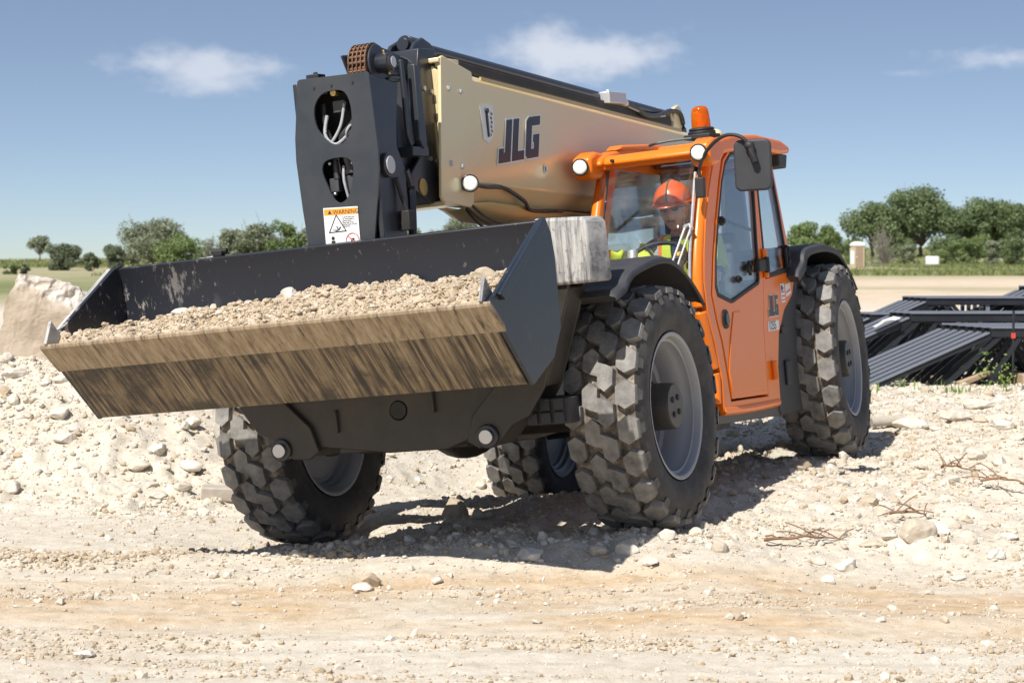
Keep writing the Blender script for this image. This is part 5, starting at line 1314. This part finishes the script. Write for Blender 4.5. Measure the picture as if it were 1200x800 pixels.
# bearers under the bundles
for k, (px, D, w) in enumerate(((1085,22,.2),(1190,21.5,.2),(1050,25,.2))):
    bm = BM(); box(bm, (0,.4,0),(.12,1.6,.12)); o = obj('timber_bearer', bm, M['wood'], None, .006); xx = (px-600)/FPX*D
    o.location = (xx, D-.2, float(height(np.array([xx]), np.array([D]))[0])+.04); tag(o, 'timber bearer under the trusses, %s' % ['in the middle','nearest the right edge','nearest the rear tyre'][k], 'timber')
bm = BM()
for j in range(5):
    for i_ in range(6): bm.verts.new((.055*i_, .05*j, .05*math.exp(-((i_-3)/2)**2)*(.5+.5*math.sin(j*2+i_))+.02*i_))
bm.verts.ensure_lookup_table()
for j in range(4):
    for i_ in range(5): bm.faces.new([bm.verts[j*6+i_], bm.verts[j*6+i_+1], bm.verts[(j+1)*6+i_+1], bm.verts[(j+1)*6+i_]])
o = obj('plastic_sheet', bm, M['tarp'], None, solid=.006); o.location = ((1027-600)/FPX*23.4, 23.45, CAMZ-(384-292)/FPX*23.4); tag(o, 'scrap of white plastic sheet caught on the middle trusses', 'plastic sheet')
bm = BM(); cyl(bm, (0,0,0),(0,0,.62),.012, n=8); box(bm, (0,0,.38),(.035,.03,.05), mi=1); o = obj('marker_stake', bm, [M['trussdark'], M['red']]); o.location = ((1188-600)/FPX*20.2, 20.2, CAMZ-(440-292)/FPX*20.2); tag(o, 'thin dark stake with a red marker in front of the trusses', 'stake')

# ------------------------------------------------------------------ vegetation
def quads(C, Nn, S, asp, tint, rng):
    n = len(C); a = rng.normal(size=(n,3)); a -= (a*Nn).sum(1)[:, None]*Nn; a /= np.linalg.norm(a, axis=1)[:, None]+1e-9; b = np.cross(Nn, a)
    a = a*S[:, None]; b = b*(S*asp)[:, None]
    V = np.stack([C-a*.5, C+b*.5, C+a*.5, C-b*.5], 1).reshape(-1, 3); F = np.arange(n*4).reshape(n, 4)
    return V, F, np.repeat(tint, 4)
def tree(name, base, h, w, seed, leafm, label, group, n=3500, ls=.4, trunk_h=.3, clumps=16, hang=0, cat='tree', bare=0, depth=None):
    n = int(n*2.2); ls = ls*.72; clumps = int(clumps*1.5)
    rng = np.random.default_rng(seed); t = empty(name, loc=base); tag(t, label, cat, group); w = w*.86
    depth = depth or w
    cc = []; 
    for k in range(clumps):
        a = rng.uniform(0, 6.28); r = math.sqrt(rng.uniform(0, 1))*.42; zz = trunk_h+(1-trunk_h)*rng.uniform(.18 if trunk_h > .13 else .0, .86)
        lim = math.sqrt(max(.08, 1-((zz-trunk_h-.35*(1-trunk_h))/(.75*(1-trunk_h)))**2))
        cc.append((r*lim*w*math.cos(a)*1.05, r*lim*depth*math.sin(a), zz*h, rng.uniform(.13, .25)*min(w, h*1.3)))
    cc = np.array(cc)
    bm = BM(); th = max(.05, .028*h)
    tube(bm, [(0,0,-.4),(rng.uniform(-.03,.03)*h,0,trunk_h*h*.7),(rng.uniform(-.05,.05)*h,0,trunk_h*h*1.2),(0,0,h*.7)], [th*(1.2-1.0*k/18) for k in range(19)], 8)
    top = Vector((0,0,trunk_h*h*.8))
    for c in cc[:max(6, clumps//2)]:
        e = Vector(c[:3]); tube(bm, [top, top.lerp(e, .5)+Vector((0,0,-.03*h)), e], [th*.55*(1-.8*k/12) for k in range(13)], 6)
    if bare:
        for k in range(bare):
            c = cc[rng.integers(len(cc))]; e = Vector(c[:3])+Vector(rng.normal(size=3))*c[3]; tube(bm, [top, top.lerp(e, .6)+Vector(rng.normal(size=3))*.05*h, e+Vector((0,0,.08*h))], .022, 4, res=2)
    obj('trunk', bm, M['trunk'] if not bare else M['deadtwig'], t)
    if n:
        k = rng.choice(len(cc), n, p=cc[:, 3]**2/np.sum(cc[:, 3]**2)); d = rng.normal(size=(n,3)); d /= np.linalg.norm(d, axis=1)[:, None]
        rad = rng.uniform(.35, 1.0, n)**.6; C = cc[k, :3]+d*(cc[k, 3]*rad)[:, None]*np.array([1.15,1.15,.85]); C += rng.normal(0, .02*h, (n,3))
        C[:, 2] = np.where(C[:, 2] < h*.02, rng.uniform(.0, .25, n)*h, C[:, 2])
        Nn = d+rng.normal(0, .6, (n,3)); Nn /= np.linalg.norm(Nn, axis=1)[:, None]
        ti = np.clip(.5+.22*rng.normal(size=n)+(k % 5-2)*.09, 0, 1)
        V, F, T = quads(C, Nn, ls*rng.uniform(.5, 1.3, n), .6, ti, rng)
        raw_mesh('crown', V, F, M[leafm], t, {'tint': T})
    return t
def base_at(px, D): 
    x = (px-600)/FPX*D; return (x, D, float(height(np.array([x]), np.array([float(D)]))[0])-.05)
def by_px(name, px, ytop, ybase, wpx, D, *a, **k):
    b = base_at(px, D); top = CAMZ+(292-ytop)/FPX*D; h = max(.8, top-b[2]); return tree(name, b, h, wpx/FPX*D, *a, **k)
GL, GR = 'trees along the left horizon', 'trees along the right horizon'
by_px('tree', 47, 278, 303, 36, 300, 21, 'leaf_grey', 'lone airy tree on the skyline at the far left', GL, n=1100, ls=.5, trunk_h=.30)
by_px('juniper', 77, 286, 318, 44, 165, 22, 'leaf_dark', 'broad dark rounded juniper at the left beside a smaller one', GL, n=3200, ls=.25, trunk_h=.05)
by_px('juniper', 108, 295, 315, 21, 160, 23, 'leaf_dark', 'smallest dark juniper between two larger ones at the left', GL, n=1500, ls=.22, trunk_h=.05, clumps=9)
by_px('juniper', 134, 285, 317, 32, 160, 24, 'leaf_dark', 'pointed dark juniper left of the pale round tree', GL, n=2300, ls=.24, trunk_h=.05, clumps=12)
by_px('tree', 180, 261, 312, 88, 190, 25, 'leaf_grey', 'wide pale grey-green tree above the left end of the bucket', GL, n=5200, ls=.34, trunk_h=.18, clumps=24, bare=20)
by_px('tree', 213, 272, 312, 58, 180, 26, 'leaf_mid', 'brighter green tree right of the wide pale tree', GL, n=3600, ls=.3, trunk_h=.12)
by_px('bare_tree', 247, 277, 308, 24, 190, 27, 'leaf_grey', 'thin nearly bare grey tree above the bucket rim', GL, n=260, ls=.25, trunk_h=.3, bare=26)
for i_, (px, yt, w, lf, lb) in enumerate([(275,268,44,'leaf_grey','first of the grey-green trees right of the bare tree'),(303,262,50,'leaf_grey','grey-green tree with patchy crown behind the bucket rim'),
        (335,258,56,'leaf_mid','tallest tree right of the bare tree, against the cover plate'),(372,262,50,'leaf_grey','grey-green tree behind the black cover plate')]):
    by_px('tree', px, yt, 308, w, 200, 30+i_, lf, lb, GL, n=3200, ls=.34, trunk_h=.12, bare=12)
by_px('tree', 487, 264, 300, 26, 230, 36, 'leaf_mid', 'small treetop showing just right of the boom nose', GL, n=1200, ls=.35, trunk_h=.2)
by_px('tree', 540, 252, 300, 48, 230, 37, 'leaf_grey', 'treetop showing under the gold boom', GL, n=2200, ls=.35, trunk_h=.2)
by_px('tree', 512, 266, 300, 40, 240, 38, 'leaf_grey', 'low treetop between the two under the boom', GL, n=1500, ls=.35, trunk_h=.2)
by_px('bush', 14, 309, 320, 24, 140, 39, 'leaf_mid', 'low green bush at the left edge of the field', GL, n=900, ls=.2, trunk_h=.05, clumps=7, cat='bush')
by_px('bush', 30, 312, 320, 16, 140, 40, 'leaf_dark', 'small dark bush right of the green bush at the left edge', GL, n=500, ls=.2, trunk_h=.05, clumps=6, cat='bush')
by_px('tree', 940, 258, 294, 42, 240, 41, 'leaf_mid', 'bright green round tree directly behind the cab', GR, n=3000, ls=.4, trunk_h=.1)
by_px('tree', 968, 263, 294, 36, 250, 42, 'leaf_mid', 'second bright green tree over the rear fender', GR, n=2400, ls=.4, trunk_h=.1)
by_px('tree', 985, 276, 292, 30, 300, 43, 'leaf_oak', 'low distant tree in the gap left of the oaks', GR, n=1200, ls=.4, trunk_h=.1)
by_px('oak', 1022, 237, 291, 74, 270, 44, 'leaf_oak', 'leftmost dark spreading oak behind the portable toilet', GR, n=4800, ls=.5, trunk_h=.22, clumps=20)
by_px('oak', 1080, 220, 290, 92, 275, 45, 'leaf_oak', 'tallest oak rising over the grove', GR, n=6800, ls=.5, trunk_h=.22, clumps=26)
by_px('oak', 1128, 238, 290, 72, 272, 46, 'leaf_oak', 'dark oak just right of the tallest oak', GR, n=4800, ls=.5, trunk_h=.24, clumps=20)
by_px('oak', 1160, 234, 290, 66, 280, 47, 'leaf_oak', 'oak with wide crown near the right edge', GR, n=4800, ls=.5, trunk_h=.24, clumps=20)
by_px('oak', 1195, 238, 290, 64, 276, 48, 'leaf_oak', 'oak cut by the right edge of the picture', GR, n=4200, ls=.5, trunk_h=.24, clumps=18)
by_px('oak', 1055, 250, 290, 60, 285, 49, 'leaf_oak', 'low oak between the leftmost and the tallest oak', GR, n=3600, ls=.5, trunk_h=.15, clumps=16)
by_px('bare_bush', 1036, 268, 299, 40, 215, 50, 'leaf_grey', 'grey twiggy leafless bush beside the portable toilet', GR, n=500, ls=.2, trunk_h=.05, bare=130, cat='bush')
for i_, (px, yt, w, D, lf, lb) in enumerate([(1112,283,34,210,'leaf_mid','green bush under the middle of the grove'),(1138,279,30,212,'leaf_mid','rounded green bush right of the small white box'),
        (1162,276,26,205,'leaf_grey','grey-green bush beside the right oaks'),(1192,264,34,200,'leaf_oak','tall dark bush at the right edge of the field'),(1066,286,30,215,'leaf_grey','low grey bush between the bare bush and the white box'),(1002,288,24,220,'leaf_mid','low green bush behind the toilet roof')]):
    by_px('bush', px, yt, 300, w, D, 60+i_, lf, lb, GR, n=1700, ls=.26, trunk_h=.04, clumps=10, cat='bush')
for i_, (px, yt, w, D, lf, lb) in enumerate([(92,303,40,200,'leaf_grey','low scrub behind the junipers at the far left'),(150,296,36,205,'leaf_grey','low scrub at the foot of the wide pale tree'),(232,288,40,205,'leaf_grey','low scrub left of the bare tree'),
        (258,286,40,205,'leaf_mid','low scrub right of the bare tree'),(290,280,50,210,'leaf_grey','low scrub below the grey-green trees'),(322,278,50,212,'leaf_grey','low scrub beside the black cover plate')]):
    by_px('bush', px, yt, 310, w, D, 120+i_, lf, lb, GL, n=1500, ls=.3, trunk_h=.03, clumps=10, cat='bush')
for i_, (px, yt, w, lf, lb) in enumerate([(1052,272,46,'leaf_oak','dark undergrowth left of the tallest oak trunk'),(1105,274,44,'leaf_oak','dark undergrowth right of the tallest oak trunk'),(1146,276,40,'leaf_mid','undergrowth between the right-hand oaks'),(1182,278,40,'leaf_oak','undergrowth below the oak at the right edge'),(1000,281,30,'leaf_oak','low dark thicket at the left end of the grove')]):
    by_px('bush', px, yt, 292, w, 268, 130+i_, lf, lb, GR, n=1500, ls=.4, trunk_h=.03, clumps=10, cat='bush')
# field grass
def grass_field(name, n, fx, fy, hmin, hmax, wid, label, keep=None, matn='leaf_grass'):
    rng = np.random.default_rng(5); y = fy(rng, n); x = fx(rng, n, y)
    if keep is not None: k = keep(x, y); x, y = x[k], y[k]
    n = len(x); z = height(x, y); h = rng.uniform(hmin, hmax, n); a = rng.uniform(0, 3.14, n); w = wid*rng.uniform(.6,1.4,n)
    dx, dy = np.cos(a)*w, np.sin(a)*w; lx, ly = rng.normal(0,.3,n)*h, rng.normal(0,.3,n)*h
    V = np.stack([np.stack([x-dx,y-dy,z-.02],1), np.stack([x+dx,y+dy,z-.02],1), np.stack([x+lx,y+ly,z+h],1)],1).reshape(-1,3)
    o = raw_mesh(name, V, np.arange(n*3).reshape(n,3), M[matn], attr={'tint': np.repeat(np.clip(.5+.35*fbm(x*.05,y*.05,3,4)+.15*rng.normal(size=n),0,1),3)})
    return tag(o, label, 'grass', kind='stuff')
grass_field('field_grass', 90000, lambda r, n, y: r.uniform(-.28, .28, n)*y, lambda r, n: 1/r.uniform(1/420, 1/132, n), .10, .38, .10, 'rough grass of the far field on both sides of the machine',
            lambda x, y: fbm(x*.03, y*.012, 4, 9) > -.3)
grass_field('weeds', 1500, lambda r, n, y: r.uniform(.155, .26, n)*y, lambda r, n: r.uniform(19.3, 23.5, n), .03, .14, .012, 'green weeds growing among the stones at the foot of the trusses',
            lambda x, y: fbm(x*2.2, y*2.2, 3, 14) > .12, 'leaf_weed')
for i_, (px, D, h, lb) in enumerate([(1155,21.0,.42,'leafy green weed growing up inside the front truss bundle'),(1178,20.6,.30,'leafy weed near the stake at the right'),(1026,22.6,.2,'low weed in front of the middle trusses'),(1002,25.5,.18,'small weed beside the rear tyre top')]):
    rng = np.random.default_rng(90+i_); b = base_at(px, D); n = 60; t = rng.uniform(0,1,n); C = np.stack([rng.normal(0,.05,n)*(.5+t), rng.normal(0,.05,n), t*h],1)
    Nn = rng.normal(size=(n,3))+np.array([0,-1,1]); Nn /= np.linalg.norm(Nn,axis=1)[:,None]; V_, F_, T_ = quads(C, Nn, .045*rng.uniform(.6,1.3,n), .5, rng.uniform(.2,1,n), rng)
    o = raw_mesh('weed_plant', V_, F_, M['leaf_weed'], attr={'tint': T_}); o.location = b; tag(o, lb, 'plant')

# portable toilet
PT = empty('portable_toilet', loc=base_at(1005, 179), rz=math.radians(-12)); tag(PT, 'tan portable toilet with white domed roof standing in the field', 'portable toilet')
bm = BM(); box(bm, (0,0,.98),(1.18,1.18,1.96)); box(bm, (0,0,.05),(1.26,1.26,.10)); obj('wall', bm, M['potty'], PT, .04)
bm = BM(); box(bm, (.16,-.60,1.05),(.62,.04,1.75)); dd = obj('door', bm, M['pottydoor'], PT, .02)
bm = BM(); box(bm, (-.05,-.63,1.05),(.05,.04,.12)); obj('handle', bm, M['white'], dd, .01)
bm = BM(); box(bm, (-.60,0,1.05),(.05,.75,1.4)); box(bm, (-.42,-.60,1.0),(.30,.05,1.1)); obj('side_panel', bm, M['white'], PT, .02)
bm = BM(); prism(bm, [(-.66,1.96),(-.66,2.08),(-.50,2.25),(-.25,2.33),(.25,2.33),(.50,2.25),(.66,2.08),(.66,1.96)], 1, -.66, .66); obj('roof', bm, M['pottyroof'], PT, .10, 3)
b = base_at(1092, 190); bm = BM(); box(bm, (0,0,.7),(1.15,.5,.75)); o = obj('white_box', bm, M['pottyroof'], None, .05); o.location = b; tag(o, 'small white box standing in the field below the oaks', 'box')

# ------------------------------------------------------------------ sky, sun, camera
SUNV = Vector((-.54, -.84, 0)).normalized(); EL = math.radians(51)
w = bpy.data.worlds.new('World'); SC.world = w; w.use_nodes = True; nt = w.node_tree
bg = nt.nodes['Background']; sky = nt.nodes.new('ShaderNodeTexSky'); sky.sky_type = 'NISHITA'; sky.sun_disc = False
sky.sun_elevation = EL; sky.sun_rotation = math.atan2(SUNV.x, SUNV.y); sky.altitude = 150; sky.air_density = 1.0; sky.dust_density = .7; sky.ozone_density = 1.3
tc = nt.nodes.new('ShaderNodeTexCoord'); col = sky.outputs[0]
vm = nt.nodes.new('ShaderNodeVectorMath'); vm.operation = 'MULTIPLY_ADD'; nt.links.new(tc.outputs['Generated'], vm.inputs[0]); vm.inputs[1].default_value = (1,1,2.3); vm.inputs[2].default_value = (0,0,.055); nt.links.new(vm.outputs[0], sky.inputs[0])
col = mix(nt, .26, col, (2.35,2.5,3.1))
def cloud(col, px, py, wx, wy, seed, dens):
    cp, sp = math.cos(PITCH), math.sin(PITCH); u_ = (px-600)/FPX; v_ = -(py-400)/FPX; d = Vector((u_, cp+v_*sp, -sp+v_*cp)).normalized()
    mp = nt.nodes.new('ShaderNodeVectorMath'); mp.operation = 'SUBTRACT'; nt.links.new(tc.outputs['Generated'], mp.inputs[0]); mp.inputs[1].default_value = d
    sc = nt.nodes.new('ShaderNodeVectorMath'); sc.operation = 'MULTIPLY'; nt.links.new(mp.outputs[0], sc.inputs[0]); sc.inputs[1].default_value = (FPX/wx, 1.0, FPX/wy)
    ln = nt.nodes.new('ShaderNodeVectorMath'); ln.operation = 'LENGTH'; nt.links.new(sc.outputs[0], ln.inputs[0])
    mp2 = nt.nodes.new('ShaderNodeMapping'); nt.links.new(tc.outputs['Generated'], mp2.inputs[0]); mp2.inputs['Scale'].default_value = (26,26,46); mp2.inputs['Location'].default_value = (seed,0,0)
    nn = noise(nt, mp2.outputs[0], 1.0, 9, .55)
    a = math_n(nt, 'SUBTRACT', math_n(nt, 'ADD', 1.0, math_n(nt, 'MULTIPLY', math_n(nt, 'SUBTRACT', nn, .5), 3.2)), ln.outputs['Value'])
    mr_ = nt.nodes.new('ShaderNodeMapRange'); mr_.interpolation_type = 'SMOOTHSTEP'; nt.links.new(a, mr_.inputs[0]); mr_.inputs[1].default_value = -.15; mr_.inputs[2].default_value = .95; mr_.inputs[3].default_value = 0; mr_.inputs[4].default_value = dens
    return mix(nt, mr_.outputs[0], col, (6.2,6.35,6.8))
col = cloud(col, 238, 80, 88, 26, 1.0, .6); col = cloud(col, 690, 62, 130, 34, 4.0, .68); col = cloud(col, 1168, 68, 60, 17, 7.5, .65); col = cloud(col, 1060, 86, 40, 8, 9, .3)
nt.links.new(col, bg.inputs[0]); bg.inputs[1].default_value = .10
sd = bpy.data.lights.new('sun', 'SUN'); sd.energy = 4.6; sd.angle = math.radians(.5); sd.color = (1,.965,.915)
so = bpy.data.objects.new('sun', sd); COL.objects.link(so)
dirv = Vector((SUNV.x*math.cos(EL), SUNV.y*math.cos(EL), math.sin(EL))); so.rotation_euler = dirv.to_track_quat('Z', 'Y').to_euler(); so.location = (0,0,30)
cd = bpy.data.cameras.new('camera'); cd.lens = 36*FPX/1200; cd.sensor_width = 36; cd.clip_start = .1; cd.clip_end = 9000
cd.dof.use_dof = True; cd.dof.focus_distance = 11.0; cd.dof.aperture_fstop = 6.5
co = bpy.data.objects.new('camera', cd); COL.objects.link(co); co.location = (0,0,CAMZ); co.rotation_euler = (math.pi/2-PITCH, 0, 0)
SC.camera = co
SC.render.engine = 'CYCLES'; SC.view_settings.view_transform = 'Standard'; SC.view_settings.look = 'None'; SC.view_settings.exposure = .47; SC.view_settings.gamma = 1
SC.render.resolution_x = 1024; SC.render.resolution_y = 682
